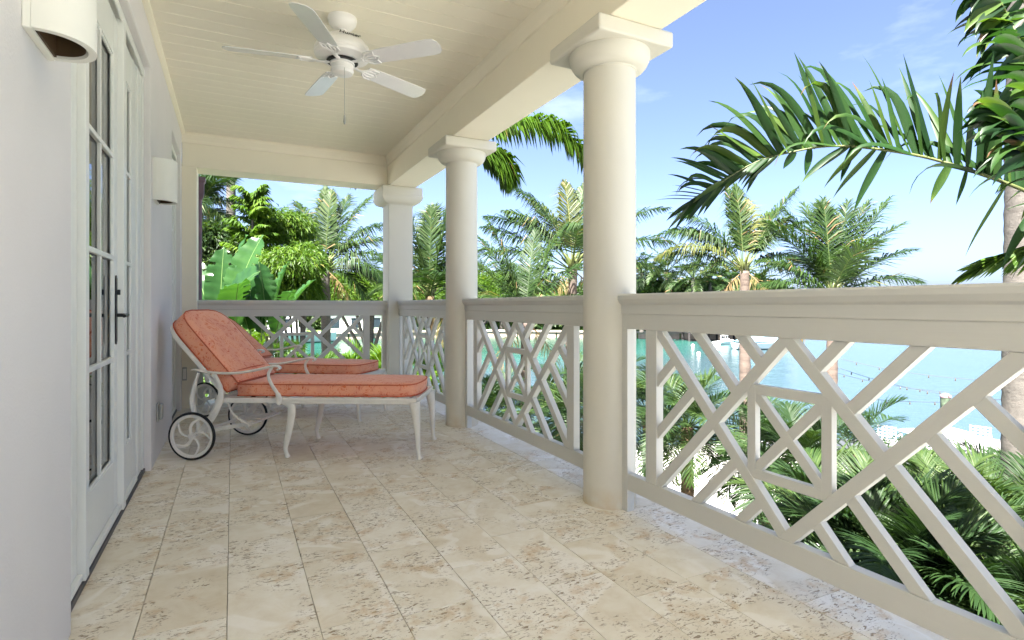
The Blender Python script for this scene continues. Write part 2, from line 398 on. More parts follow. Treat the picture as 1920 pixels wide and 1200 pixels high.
# doors
def door_unit(name, label, y0, y1, leaves, mulls, handle=None):
    t = thing(name, label, 'door', (0, y0, 0))
    oy = y0
    def B(nm, mat, x0, x1, a, b, z0, z1, par=t, bev=.003):
        return box(nm, mat, x0, x1, a - oy, b - oy, z0, z1, par, bev)
    B('sill', 'bronze', -.62, -.4705, y0 + .002, y1 - .002, -.011, .022)
    zt = 2.372
    for a, b in ((y0 + .002, y0 + .045), (y1 - .045, y1 - .002)):
        B('jamb', 'door', -.58, -.478, a, b, .022, DH - .002)
    B('frame_head', 'door', -.58, -.478, y0 + .045, y1 - .045, zt, DH - .002)
    B('head_moulding', 'door', -.478, -.468, y0 + .045, y1 - .045, zt - .012, zt + .03)
    for a, b, f in ((y0 + .045, y0 + .075, -.498), (y1 - .075, y1 - .045, -.498)) + (((3.718, 3.80, -.494), (3.80, 3.92, -.484)) if handle else ()):
        B('stop', 'door', -.56, f, a, b, .022, zt)
        
    for a, b in mulls: B('mullion', 'door', -.56, -.465, a, b, .022, zt)
    for (a, b) in leaves:
        a += .004; b -= .004
        st = .088 if b - a > .6 else .08
        zb0, zb1, zt0 = .03, .28, 2.163
        lf = MB()
        x0, x1 = -.53, -.49
        lf.box(x0, x1, a - oy, a + st - oy, zb0, 2.35); lf.box(x0, x1, b - st - oy, b - oy, zb0, 2.35)
        L = lf.build('leaf', 'door', t, bev=.003)
        L2 = B('leaf_rail', 'door', x0 + .001, x1 - .001, a + st, b - st, zb0, zb1, L)
        B('leaf_rail', 'door', x0 + .001, x1 - .001, a + st, b - st, zt0, 2.35, L)
        B('drip_rail', 'door', x1, x1 + .018, a + .01, b - .01, .03, .055, L)
        B('pane', 'glass', -.512, -.508, a + st - .004, b - st + .004, zb1 - .004, zt0 + .004, L, 0)
        bead = MB(); e = .012
        for (p, q, z0, z1) in ((a + st, a + st + e, zb1, zt0), (b - st - e, b - st, zb1, zt0), (a + st + e, b - st - e, zb1, zb1 + e), (a + st + e, b - st - e, zt0 - e, zt0)):
            bead.box(-.505, -.496, p - oy, q - oy, z0, z1)
        bead.build('glazing_bead', 'door', L, bev=.002)
        for z in (.752, 1.22, 1.69): B('muntin', 'door', -.5075, -.490, a + st, b - st, z - .011, z + .011, L)
        mid = (a + b) / 2
        B('muntin', 'door', -.5075, -.4915, mid - .006, mid + .006, zb1, zt0, L)
        if handle and abs((a + b) / 2 - handle) < .4:
            hb = MB(); yc = b - .055 - oy
            hb.lathe([(0, 0), (.012, 0), (.012, .006), (0, .006)], (x1 - .0, yc, 1.13), 12, 'X'); hb.lathe([(0, 0), (.012, 0), (.012, .006), (0, .006)], (x1, yc, .83), 12, 'X')
            hb.box(x1, x1 + .007, yc - .014, yc + .014, .83, 1.13); hb.box(x1 + .007, x1 + .02, yc - .006, yc + .006, 1.05, 1.075)
            H = hb.build('handle', 'iron', t, bev=.002)
            hl = MB(); hl.tube([(x1 + .006, yc, .955), (x1 + .05, yc, .955)], .009, 10)
            hl.tube([(x1 + .045, yc, .955), (x1 + .052, yc - .04, .957), (x1 + .05, yc - .11, .953)], [.010, .009, .008], 10)
            hl.build('lever', 'iron', H, smooth=True)
    return t
door_unit('glass_door', 'pale grey glazed door with black lever handle and sidelights in the near recess', D0, D1,
          [(D0 + .075, 2.447), (2.50, 3.22), (3.28, 3.715)], [(2.447, 2.50), (3.22, 3.28)], 2.86)
door_unit('glass_door', 'far glazed door hidden in the recess beyond the second sconce', E0, E1, [(E0 + .075, E1 - .075)], [])

# ceiling boards
M['backing'] = plain('plank_backing', (.10, .08, .055), .9, .1, 3, 40, .1, .002)  # brown wood tone, coloured dark so the plank gaps look shaded
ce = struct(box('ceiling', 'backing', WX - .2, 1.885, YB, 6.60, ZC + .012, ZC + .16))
pm = None; y = YE - .004 - .14 * 60 + .0; i = 0
y = YE - .004
while y > YB + .14:
    if pm is None:
        b = MB(); x0, x1 = WX + .001, 1.572
        b.loft([[(x0, -.1372, .011), (x0, -.1372, .002), (x0, -.1364, 0), (x0, -.0036, 0), (x0, -.0028, .002), (x0, -.0028, .011)],
                [(x1, -.1372, .011), (x1, -.1372, .002), (x1, -.1364, 0), (x1, -.0036, 0), (x1, -.0028, .002), (x1, -.0028, .011)]])
        o = b.build('plank', 'ceil', ce); pm = o.data
    else:
        o = bpy.data.objects.new('plank', pm); COL.objects.link(o); o.parent = ce
    o.location = (0, y, ZC + rng.uniform(-.0006, .0006)); y -= .14
def mould(name, pts, p0, p1, axis, par, mat='cream'):
    b = MB()
    if axis == 'Y': rings = [[(x, p, z) for x, z in pts] for p in (p0, p1)]
    else: rings = [[(p, x, z) for x, z in pts] for p in (p0, p1)]
    b.loft(rings); return b.build(name, mat, par, bev=.0015)
mould('crown_moulding', [(WX + .0, ZC), (WX + .03, ZC), (WX + .026, ZC - .02), (WX + .012, ZC - .03), (WX + .0, ZC - .034)], YB, YE, 'Y', ce)

# roof over veranda and house keeps the sun off
struct(box('roof', 'clay', -9, 1.886, YB - .2, 6.62, ZC + .17, ZC + .6))

# beams
bi, bo = CX - .157, CX + .157
be = thing('column_beam', 'long cream beam resting on the round columns', 'beam')
box('beam', 'cream', bi, bo, YB, 6.617, ZB, ZC + .01, be, .006)
cp = [(bi + .0, ZC), (bi - .035, ZC), (bi - .033, ZC - .03), (bi - .018, ZC - .07), (bi - .012, ZC - .10), (bi, ZC - .105)]
mould('crown_moulding', cp, YB, YE - .036, 'Y', be)
en = thing('end_beam', 'cream cross beam and pilaster framing the end opening', 'beam')
box('beam', 'cream', WX + .001, bi - .002, YE, 6.60, ZB + .002, ZC + .009, en, .004)
mould('crown_moulding', [(YE, ZC), (YE - .035, ZC), (YE - .033, ZC - .03), (YE - .018, ZC - .07), (YE - .012, ZC - .10), (YE, ZC - .105)], WX, bi - .0, 'X', en)
box('pilaster', 'cream', WX - .2, -.314, YE + .001, 6.598, -.011, ZB + .002, en, .006)

# columns
def round_column(y, label):
    t = thing('round_column', label, 'column', (CX, y, 0), 0, 'round veranda columns')
    b = MB(); b.lathe([(.1355, -.011), (.1355, .004), (.134, .012), (.134, .7), (.1335, 1.4), (.132, 2.19)], seg=56); b.build('shaft', 'column', t, smooth=True)
    b = MB(); pr = [(.132, 2.185), (.137, 2.186), (.139, 2.19)]
    for i in range(9):
        a = i / 8 * math.pi / 2; pr.append((.139 + .066 * math.sin(a) ** 1.0, 2.19 + .084 * (1 - math.cos(a)) + .0))
    pr += [(.205, 2.279)]
    b.lathe(pr, seg=56); b.build('echinus', 'column', t, smooth=True)
    box('abacus', 'column', -.225, .225, -.225, .225, 2.277, ZB - .001, t, .012)
    return t
round_column(Y1, 'round column nearest the camera between the two largest railing panels')
round_column(Y1 + DY, 'second round column just beyond the lounge chair foot')
round_column(Y1 - DY, 'round column at the near end of the large railing')
cpi = thing('corner_pier', 'square corner pier with flared cap at the far end of the veranda', 'column', (CX, 6.44, 0))
box('shaft', 'column', -.14, .14, -.14, .14, -.011, 2.17, cpi, .005)
b = MB()
for h0, h1, w0, w1 in ((2.155, 2.165, .150, .150),): pass
pr = [(.141, 2.155), (.148, 2.158), (.150, 2.165)] + [(.150 + .085 * math.sin(i / 8 * math.pi / 2), 2.165 + .09 * (1 - math.cos(i / 8 * math.pi / 2))) for i in range(1, 9)] + [(.228, 2.259), (.230, 2.268), (.230, ZB - .02), (.222, ZB - .001)]
b.loft([[(-r_, -r_, z), (r_, -r_, z), (r_, r_, z), (-r_, r_, z)] for r_, z in pr]); b.build('cap', 'column', cpi, bev=.002)

# railings (local frame: x along the rail, y across, z up)
def railing(name, label, org, rz, L, lat0, lat1, posts):
    t = thing(name, label, 'railing', org, rz, 'lattice railing panels')
    prof = [(-.045, 1.030), (-.046, 1.048), (-.040, 1.056), (.040, 1.056), (.046, 1.048), (.045, 1.030), (.036, 1.012), (.027, 1.003), (.0265, .961), (.0215, .958), (.0215, .887), (-.0215, .887), (-.0215, .958), (-.0265, .961), (-.027, 1.003), (-.036, 1.012)]
    b = MB(); b.loft([[(x, p, z) for p, z in prof] for x in (0, L)]); b.build('top_rail', 'rail', t, bev=.0015)
    box('bottom_rail', 'rail', posts[0][1], posts[1][0], -.0205, .0205, .107, .187, t, .003)
    for a, c in posts: box('post', 'rail', a, c, -.0212, .0212, 0, .8865, t, .003)
    for a, c in ((lat0 - .073, lat0), (lat1, lat1 + .073)): box('stile', 'rail', a, c, -.0208, .0208, .1872, .8868, t, .0025)
    W, z0, z1 = lat1 - lat0, .187, .887; Hh = z1 - z0
    def pt(u, v): return Vector((lat0 + u * W, z0 + v * Hh))
    def clip(p, q):                        # keep bars inside the frame with mitred ends
        return p, q
    def bar(p, q, lay, ext0=0, ext1=0):
        hw_ = .0215 if lay < 4 else .0195 if lay < 7 else .0178
        p, q = Vector(p), Vector(q); d = (q - p).normalized(); nn = Vector((-d.y, d.x))
        poly = [p - nn * hw_ - d * .06 * (ext0 == 0) , q - nn * hw_ + d * .06 * (ext1 == 0), q + nn * hw_ + d * .06 * (ext1 == 0), p + nn * hw_ - d * .06 * (ext0 == 0)]
        # clip polygon to frame rectangle
        def cut(poly, ax, val, keep_gt):
            out = []
            for i in range(len(poly)):
                a, c = poly[i], poly[(i + 1) % len(poly)]
                ia = (a[ax] > val) == keep_gt; ic = (c[ax] > val) == keep_gt
                if ia: out.append(a)
                if ia != ic:
                    s_ = (val - a[ax]) / (c[ax] - a[ax]); out.append(a + (c - a) * s_)
            return out
        for ax, val, kg in ((0, lat0 + .0004, True), (0, lat1 - .0004, False), (1, z0 + .0004, True), (1, z1 - .0004, False)): poly = cut(poly, ax, val, kg)
        h = .0185 - lay * .0007
        b = MB(); b.loft([[(v.x, -h, v.y) for v in poly], [(v.x, h, v.y) for v in poly]])
        b.build('lattice_bar', 'rail', t, bev=.0018)
    A = (pt(0, 1), pt(.5, 0)); D = (pt(0, 0), pt(.5, 1)); Bq = (pt(1, 0), pt(.5, 1)); C = (pt(1, 1), pt(.5, 0))
    for i, s_ in enumerate((A, D, Bq, C)): bar(s_[0], s_[1], i)
    def lp(u0, v0, u1, v1, lay): bar(pt(u0, v0), pt(u1, v1), lay, 1, 1)
    # short bars: slope of A is -2, of D is +2 in (u,v)
    for q in (.178, .349):
        v_ = 1 - .0; u = q
        # top, parallel to A, ending on D:   v = 1-2(u-q)  meets v = 2u
        um = (1 + 2 * q) / 4; e = .012
        bar(pt(q, 1), pt(um - .004, 2 * um + .008), 4, 0, 1)
        bar(pt(1 - q, 1), pt(1 - um + .004, 2 * um + .008), 5, 0, 1)
        bar(pt(q, 0), pt(um - .004, 1 - 2 * um - .008), 4, 0, 1)
        bar(pt(1 - q, 0), pt(1 - um + .004, 1 - 2 * um - .008), 5, 0, 1)
    for vq in (.672, .338):
        # from the stile, parallel to D (v = vq + 2u), ending on A (v = 1-2u)
        um = (1 - vq) / 4
        bar(pt(0, vq), pt(um, vq + 2 * um - .01), 6, 0, 1); bar(pt(1, vq), pt(1 - um, vq + 2 * um - .01), 6, 0, 1)
    su, sv = .1115, .222
    c1, c2, c3, c4 = pt(.5 - su, .5 - sv), pt(.5 + su, .5 - sv), pt(.5 + su, .5 + sv), pt(.5 - su, .5 + sv)
    e = Vector((0, .017)); f_ = Vector((.017, 0))
    bar(c1 - e, c4 + e, 7, 1, 1); bar(c2 - e, c3 + e, 7, 1, 1)
    bar(c1 - f_, c2 + f_, 8, 1, 1); bar(c4 - f_, c3 + f_, 8, 1, 1)
    bar(c1, c3, 9, 1, 1); bar(c4, c2, 10, 1, 1)
    return t
def side_rail(y0, label):                  # y0: nearer column centre
    o = y0 + .12; L = DY - .24
    lat0 = (DY - 1.31) / 2 - .12
    railing('railing', label, (CX, o, 0), R(90), L, lat0, lat0 + 1.31, ((.0, .052), (L - .052, L)))
side_rail(Y1 - DY, 'largest white lattice railing panel nearest the camera')
side_rail(Y1, 'white lattice railing panel between the two round columns')
side_rail(Y1 + DY, 'white lattice railing panel between the far round column and corner pier')
railing('railing', 'white lattice railing across the end opening behind the lounge chairs', (-.316, 6.44, 0), 0, 1.91, .24, 1.645, ((.0, .05), (1.86, 1.91)))

# sconces
def sconce(y, label):
    t = thing('wall_sconce', label, 'wall light', (WX, y, 0), 0, 'half round plaster wall sconces')
    b = MB(); hw2, pr_, th = .1025, .125, .018
    for (z0, z1) in ((1.655, 1.915),):
        def arc(h, p, z, k=20):
            return [(max(0, p * math.sin(math.pi * i / k)) ** 1.0 + (.012 if 0 < i < k else 0) * 0, -h * math.cos(math.pi * i / k), z) for i in range(k + 1)]
        k = 20
        o0 = [(.018 + (pr_ - .018) * math.sin(math.pi * i / k) ** .8, -hw2 * math.cos(math.pi * i / k), z0) for i in range(k + 1)]
        o1 = [(x, y_, z1) for x, y_, z in o0]
        n0 = [(.012 + (pr_ - th - .012) * math.sin(math.pi * i / k) ** .8, -(hw2 - th) * math.cos(math.pi * i / k), z0) for i in range(k + 1)]
        n1 = [(x, y_, z1) for x, y_, z in n0]
        bk0 = [(0, -hw2, z0), (0, hw2, z0)]
        vs = o0 + o1 + n0 + n1; K = k + 1; fs = []
        for i in range(k):
            fs += [(i, i + 1, K + i + 1, K + i), (2 * K + i, 3 * K + i, 3 * K + i + 1, 2 * K + i + 1), (i, 2 * K + i, 2 * K + i + 1, i + 1), (K + i, K + i + 1, 3 * K + i + 1, 3 * K + i)]
        b.add(vs, fs)
    b.build('shade', 'plaster', t, smooth=True)
    b = MB(); b.box(0, .018, -hw2, hw2, 1.652, 1.918); b.build('back_plate', 'plaster', t, bev=.003)
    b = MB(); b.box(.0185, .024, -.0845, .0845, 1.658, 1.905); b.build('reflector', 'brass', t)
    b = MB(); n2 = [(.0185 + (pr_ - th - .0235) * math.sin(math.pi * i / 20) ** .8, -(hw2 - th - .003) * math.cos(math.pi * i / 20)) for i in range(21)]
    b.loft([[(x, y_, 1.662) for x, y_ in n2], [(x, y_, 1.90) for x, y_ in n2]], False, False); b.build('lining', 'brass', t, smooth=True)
    b = MB(); b.lathe([(.0, 1.80), (.016, 1.80), (.016, 1.86), (0, 1.86)], (.06, 0, 0), 16); b.build('lamp_holder', 'brass', t)
    return t
sconce(1.778, 'half round plaster wall light nearest the camera at top left')
sconce(4.155, 'half round plaster wall light beyond the glazed door')
# outlet covers
o = thing('weatherproof_outlet', 'grey rounded outlet cover low on the wall behind the chair wheel', 'outlet', (WX, 4.30, 0))
b = MB(); b.box(0, .012, -.052, .052, .245, .365); b.build('back_plate', 'steelbox', o, bev=.006)
b = MB(); b.box(.012, .034, -.042, .042, .255, .357); b.build('cover', 'steelbox', o, bev=.014)
o = thing('weatherproof_outlet', 'small outlet plate on the cream pilaster at the far end', 'outlet', (-.418, YE, 0))
b = MB(); b.box(-.02, .02, -.010, .001, .27, .40); b.build('back_plate', 'steelbox', o, bev=.004)
b = MB(); b.box(-.014, .014, -.016, -.010, .285, .385); b.build('cover', 'alu', o, bev=.003)

# ------------------------------------------------------------------ ceiling fan
fan = thing('ceiling_fan', 'white five blade ceiling fan hanging from the board ceiling', 'ceiling fan', (.577, 3.376, 0))
b = MB(); b.lathe([(.0, ZC), (.082, ZC), (.084, ZC - .01), (.078, ZC - .035), (.055, ZC - .062), (.030, ZC - .073), (0, ZC - .073)], seg=36); b.build('canopy', 'fan', fan, smooth=True)
b = MB(); b.lathe([(.0, 2.64), (.026, 2.64), (.031, 2.625), (.026, 2.605), (.013, 2.60), (.013, 2.575), (.03, 2.57), (0, 2.57)], seg=24); b.build('downrod', 'fan', fan, smooth=True)
b = MB(); b.lathe([(0, 2.588), (.05, 2.585), (.09, 2.575), (.125, 2.552), (.150, 2.52), (.153, 2.508), (.158, 2.50), (.160, 2.485), (.156, 2.478), (.158, 2.47), (.150, 2.455), (.12, 2.443), (.09, 2.437), (0, 2.437)], seg=48)
mo = b.build('motor_housing', 'fan', fan, smooth=True)
b = MB(); b.lathe([(0, 2.437), (.088, 2.4365), (.09, 2.428), (.085, 2.424), (0, 2.424)], seg=36); b.build('shadow_ring', 'rubber', mo)
b = MB(); b.lathe([(0, 2.424), (.07, 2.424), (.07, 2.415), (.062, 2.413), (.062, 2.385), (.066, 2.380), (.058, 2.362), (.035, 2.352), (0, 2.350)], seg=36); b.build('switch_housing', 'fan', fan, smooth=True)
for k in range(5):
    a = R(26 + 72 * k); ca, sa = math.cos(a), math.sin(a)
    Mx = Matrix.Rotation(a, 4, 'Z')
    b = MB(); pts = [(.165, -.045), (.20, -.052), (.30, -.058), (.45, -.062), (.58, -.064), (.615, -.058), (.632, -.035), (.64, 0), (.632, .035), (.615, .058), (.58, .064), (.45, .062), (.30, .058), (.20, .052), (.165, .045)]
    def tw(x, y, z): 
        q = R(-13); return (x, y * math.cos(q), z + y * math.sin(q))
    b.loft([[Mx @ Vector(tw(x, y, 2.428)) for x, y in pts], [Mx @ Vector(tw(x, y, 2.433)) for x, y in pts]])
    bl = b.build('blade', 'blade', fan, bev=.001)
    b = MB()
    b.tube([Mx @ Vector(p) for p in ((.06, 0, 2.428), (.11, 0, 2.420), (.145, 0, 2.422))], [.012, .010, .012], 8, (1.3, .5))
    out = [(.14, 0), (.165, -.03), (.19, -.05), (.235, -.048), (.225, -.02), (.25, 0), (.225, .02), (.235, .048), (.19, .05), (.165, .03)]
    for lst in (out,):
        pp = lst + [lst[0]]
        b.tube([Mx @ Vector(tw(x, y, 2.424)) for x, y in pp], .0045, 6)
    for yy in (-.025, 0, .025): b.tube([Mx @ Vector(tw(x, y, 2.424)) for x, y in ((.15, yy * .4), (.19, yy), (.228, yy * .9))], .004, 6)
    b.build('blade_bracket', 'fan', bl, smooth=True)
ch = MB(); ch.tube([(.0, -.055, 2.38), (.0, -.072, 2.372), (.0, -.072, 2.10)], .0016, 6)
c_ = ch.build('pull_chain', 'steelbox', fan)
ch = MB(); ch.lathe([(.001, 2.10), (.005, 2.095), (.007, 2.06), (.004, 2.045), (0, 2.045)], (0, -.072, 0), 12); ch.build('pull_knob', 'steelbox', c_, smooth=True)
# dark script on the motor
fc = bpy.data.curves.new('lettering', 'FONT'); fc.body = 'Hunter'; fc.size = .042; fc.align_x = 'CENTER'; fc.shear = .35; fc.extrude = .0006; fc.offset = .0008
fo = bpy.data.objects.new('lettering', fc); COL.objects.link(fo)
az = math.atan2(-3.376, -.577) + R(17)
fo.matrix_world = Matrix.Identity(4)
nrm = Vector((math.cos(az) * .788, math.sin(az) * .788, .616)).normalized()
tx = Vector((-math.sin(az), math.cos(az), 0)); up = nrm.cross(tx)
mt = Matrix((tx, up, nrm)).transposed().to_4x4(); mt.translation = Vector((math.cos(az) * .1375, math.sin(az) * .1375, 2.536)) + nrm * .002
fc.materials.append(M['iron'])
dg = bpy.context.evaluated_depsgraph_get(); me = bpy.data.meshes.new_from_object(fo.evaluated_get(dg)); bpy.data.objects.remove(fo)
for v in me.vertices:                      # wrap the letters onto the dome
    q = mt @ v.co; rr = math.hypot(q.x, q.y)
    v.co = q
lo = bpy.data.objects.new('lettering', me); COL.objects.link(lo); lo.parent = mo

# ------------------------------------------------------------------ chaise lounge (local: x head->foot, y across, z up)
def chaise(label, loc, rz, tilt=48.5):
    t = thing('chaise_lounge', label, 'lounge chair', loc, rz, 'cast aluminium chaise lounges')
    Wd = .52
    # frame
    b = MB()
    for y0, y1 in ((-.02, .012), (.508, .54)): b.box(-.44, .86, y0, y1, .358, .394)
    b.box(.828, .862, .012, .508, .358, .394); b.box(-.44, -.41, .012, .508, .358, .394)
    fr = b.build('seat_frame', 'alu', t, bev=.007)
    b = MB()
    for y0, y1 in ((-.027, .545),): b.box(-.05, .869, y0, y0 + .012, .380, .399); b.box(-.05, .869, y1 - .012, y1, .380, .399); b.box(.857, .869, y0, y1, .380, .399)
    b.build('frame_lip', 'alu', fr, bev=.004)
    b = MB()
    for i in range(14): b.box(-.40 + i * .092, -.385 + i * .092, .01, .51, .384, .392)
    b.build('seat_slats', 'alu', fr)
    # front cabriole legs, middle legs
    for y in (0.0, .52):
        b = MB(); P = [(.845, y, .372), (.848, y, .34), (.856, y, .29), (.862, y, .22), (.867, y, .13), (.870, y, .06), (.876, y, .022), (.884, y, .0)]
        b.tube(bez(P, 3), [.038, .038, .037, .036, .033, .031, .029, .027, .025, .023, .021, .019, .018, .0165, .0155, .0145, .014, .0135, .0135, .015, .019, .016][:22], 10, (1, 1))
        b.build('leg', 'alu', t, smooth=True)
        b = MB(); P = [(-.10, y, .375), (-.03, y, .376), (.022, y, .350), (.032, y, .30), (.022, y, .22), (.002, y, .12), (-.010, y, .06), (-.002, y, .025), (.008, y, .0)]
        b.tube(bez(P, 3), [.016, .02, .022, .024, .026, .027, .0275, .027, .0265, .026, .025, .024, .023, .022, .021, .020, .018, .016, .015, .014, .014, .015, .017, .018, .015], 10, (.62, 1))
        b.build('leg', 'alu', t, smooth=True)
    # rear legs that carry the wheels
    for y in (-.035, .555):
        b = MB()
        P = [(-.475, y, .556), (-.432, y, .47), (-.428, y, .40), (-.452, y, .33), (-.50, y, .245), (-.555, y, .175), (-.59, y, .158)]
        b.tube(bez(P, 4), [.016] * 4 + [.018] * 4 + [.024] * 4 + [.024] * 4 + [.022] * 4 + [.017] * 5, 10, (.6, 1))
        P = [(-.575, y, .560), (-.60, y, .48), (-.617, y, .39), (-.607, y, .31), (-.58, y, .24), (-.575, y, .17)]
        b.tube(bez(P, 4), [.014] * 4 + [.02] * 4 + [.024] * 4 + [.021] * 4 + [.018] * 5, 10, (.6, 1))
        b.build('leg', 'alu', t, smooth=True)
    b = MB(); b.tube([(-.585, -.10, .156), (-.585, .62, .156)], .011, 10); b.tube([(-.585, -.03, .156), (-.60, -.0, .158), (-.585, .26, .2)], .001, 4)
    b.build('axle', 'alu', t, smooth=True)
    # brace under the frame
    b = MB(); b.tube(bez([(-.43, .05, .372), (-.40, .05, .29), (-.34, .05, .235), (-.27, .06, .195)], 4), .008, 8); b.tube(bez([(-.43, .47, .372), (-.40, .47, .29), (-.34, .47, .235), (-.27, .46, .195)], 4), .008, 8)
    b.tube([(-.575, .06, .156), (-.28, .10, .205)], .014, 8, (.5, 1)); b.tube([(-.575, .46, .156), (-.28, .42, .205)], .014, 8, (.5, 1)); b.tube([(-.28, .03, .2), (-.28, .49, .2)], .009, 8)
    b.build('brace', 'alu', t, smooth=True)
    # wheels
    for y, sgn in ((-.09, -1), (.61, 1)):
        b = MB(); pr = []
        k = 10; 
        rings = []
        for i in range(48):
            a = 2 * math.pi * i / 48; rings.append([((.1475 + .0085 * math.cos(q)) * math.cos(a) - .585, y + .0105 * math.sin(q), .156 + (.1475 + .0085 * math.cos(q)) * math.sin(a)) for q in [2 * math.pi * j / 10 for j in range(10)]])
        rings.append(rings[0]); b.loft(rings, False); W_ = b.build('wheel', 'rubber', t, smooth='all')
        b = MB(); rings = []
        for i in range(48):
            a = 2 * math.pi * i / 48; rings.append([(-.585 + r_ * math.cos(a), y + h, .156 + r_ * math.sin(a)) for r_, h in ((.140, -.009), (.140, .009), (.123, .007), (.120, 0), (.123, -.007))])
        rings.append(rings[0]); b.loft(rings, False)
        for s_ in range(5):
            a0 = 2 * math.pi * s_ / 5 + .5
            P = [(-.585 + r_ * math.cos(a0 + da * sgn), y, .156 + r_ * math.sin(a0 + da * sgn)) for r_, da in ((.018, -.2), (.05, -.02), (.085, .25), (.122, .62))]
            b.tube(bez(P, 4), [.011] * 5 + [.010] * 4 + [.009] * 4, 8, (1, .55))
        b.lathe([(0, -.016), (.016, -.016), (.022, -.008), (.024, 0), (.022, .012), (0, .012)], (-.585, y, .156), 20, 'Y')
        b.build('spoked_rim', 'alu', W_, smooth=True)
    # armrests
    for y in (-.03, .55):
        b = MB(); P = [(-.622, y, .575), (-.60, y, .580), (-.523, y, .565), (-.42, y, .557), (-.314, y, .559), (-.21, y, .575), (-.107, y, .598), (-.065, y, .606), (-.038, y, .600), (-.034, y, .588), (-.05, y, .582)]
        b.tube(bez(P, 4), [.010] * 6 + [.014] * 24 + [.013] * 6 + [.010] * 5, 8, (1.5, .62))
        P = [(-.085, y, .597), (-.108, y, .56), (-.105, y, .52), (-.08, y, .47), (-.052, y, .43), (-.036, y, .385), (-.05, y, .36)]
        b.tube(bez(P, 4), [.010] * 8 + [.012] * 9 + [.018] * 8, 8, (.7, 1))
        b.build('armrest', 'alu', t, smooth=True)
    # back frame: curved rim plus lattice
    ang = R(tilt); dx, dz = -math.cos(ang), math.sin(ang); nx, nz = -math.sin(ang), -math.cos(ang)   # along the back / away from the sitter
    ox, oz = -.405, .425
    def bk(h, y, off): return (ox + dx * h + nx * off, y, oz + dz * h + nz * off)
    def outline(hw_, H_, sh, k=10):
        pts = [(0, -hw_), (sh * .5, -hw_), (sh, -hw_)]
        for i in range(1, k + 1):
            a = math.pi * i / (k + 1); q = math.cos(a)
            pts.append((sh + (H_ - sh) * math.sin(a) ** .8, -hw_ * (abs(q) ** .5) * (1 if q > 0 else -1)))
        return pts + [(sh, hw_), (sh * .5, hw_), (0, hw_)]
    ol = outline(.275, .615, .45)
    b = MB(); b.tube([bk(h, .26 + yy, .012) for h, yy in ol], .0125, 8, (.8, 1.2))
    rimb = b.build('back_frame', 'alu', t, smooth=True)
    b = MB()
    for i in range(-8, 12):
        h0 = i * .06
        for sg in (1, -1):
            seg = []
            for q in range(0, 27):
                yy = -.26 + q * .02; h = h0 + sg * (yy) + (.26 if sg > 0 else .26)
                lim = .43 + .15 * max(0, 1 - (abs(yy) / .27) ** 1.6)
                if 0 <= h <= lim: seg.append(bk(h, .26 + yy, .012))
            if len(seg) > 1: b.tube([seg[0], seg[-1]], .0045, 4)
    b.build('back_lattice', 'alu', rimb)
    # cushions
    def cushion(name, ring, to3, th, par):
        b = MB(); n_ = len(ring); cxm = sum(p[0] for p in ring) / n_; cym = sum(p[1] for p in ring) / n_
        def sc(f): return [(cxm + (x - cxm) * f, cym + (y_ - cym) * f) for x, y_ in ring]
        def ins(d):
            out = []
            for i in range(n_):
                x, y_ = ring[i]; v = Vector((cxm - x, cym - y_)); v.normalize(); out.append((x + v.x * d, y_ + v.y * d))
            return out
        rings = [[to3(x, y_, z) for x, y_ in r_] for r_, z in ((sc(.3), -.001), (sc(.8), 0), (ins(.012), .001), (ins(.003), .006), (ring, th * .3), (ins(-.002), th * .5), (ring, th * .75), (ins(.003), th - .006), (ins(.012), th + .001), (sc(.8), th + .008), (sc(.55), th + .011), (sc(.25), th + .012))]
        b.loft(rings); o_ = b.build(name, 'fabric', par, smooth='all')
        for zz, dd in ((.004, .000), (th - .004, .000)):
            b = MB(); pp = [to3(x, y_, zz) for x, y_ in ins(dd)]; b.tube(pp + [pp[0]], .0042, 6, caps=False); b.build('piping', 'piping', o_, smooth='all')
        return o_
    def sub(pts, k=4):
        out = []
        for i in range(len(pts)):
            a, c2 = pts[i], pts[(i + 1) % len(pts)]
            for j in range(k): out.append((a[0] + (c2[0] - a[0]) * j / k, a[1] + (c2[1] - a[1]) * j / k))
        return out
    rs = [(-.335, .005), (.0, .003), (.3, .003), (.6, .004), (.76, .008), (.815, .03), (.842, .08), (.855, .16), (.860, .26), (.855, .36), (.842, .44), (.815, .49), (.76, .512), (.6, .516), (.3, .517), (.0, .517), (-.335, .515)]
    cushion('seat_cushion', sub(rs, 3), lambda x, y_, z: (x, y_, .402 + z), .082, t)
    ring = [(h + .0, .26 + yy) for h, yy in outline(.268, .635, .46)]
    ring = [(0, 0.0), ] and ring
    rb = [(h, y_) for h, y_ in sub(ring, 3)]
    cushion('back_cushion', rb, lambda h, y_, z: bk(h, y_, -z - .003), .105, t)
    b = MB(); b.tube([bk(.085, y_, -.003 - .105 - dd) for y_, dd in ((.0, -.012), (.03, .002), (.26, .012), (.49, .002), (.52, -.012))], .0042, 6); b.build('seam', 'piping', [o_ for o_ in t.children if o_.name.startswith('back_cushion')][0], smooth='all')
    return t
ch1 = chaise('front chaise lounge with coral paisley cushions, nearest the camera', (.32, 3.941, 0), math.atan2(-.487, .873))
ch2 = chaise('rear chaise lounge with coral paisley cushions, half hidden behind the front one', (.291, 5.42, 0), math.atan2(-.626, .78), 38)

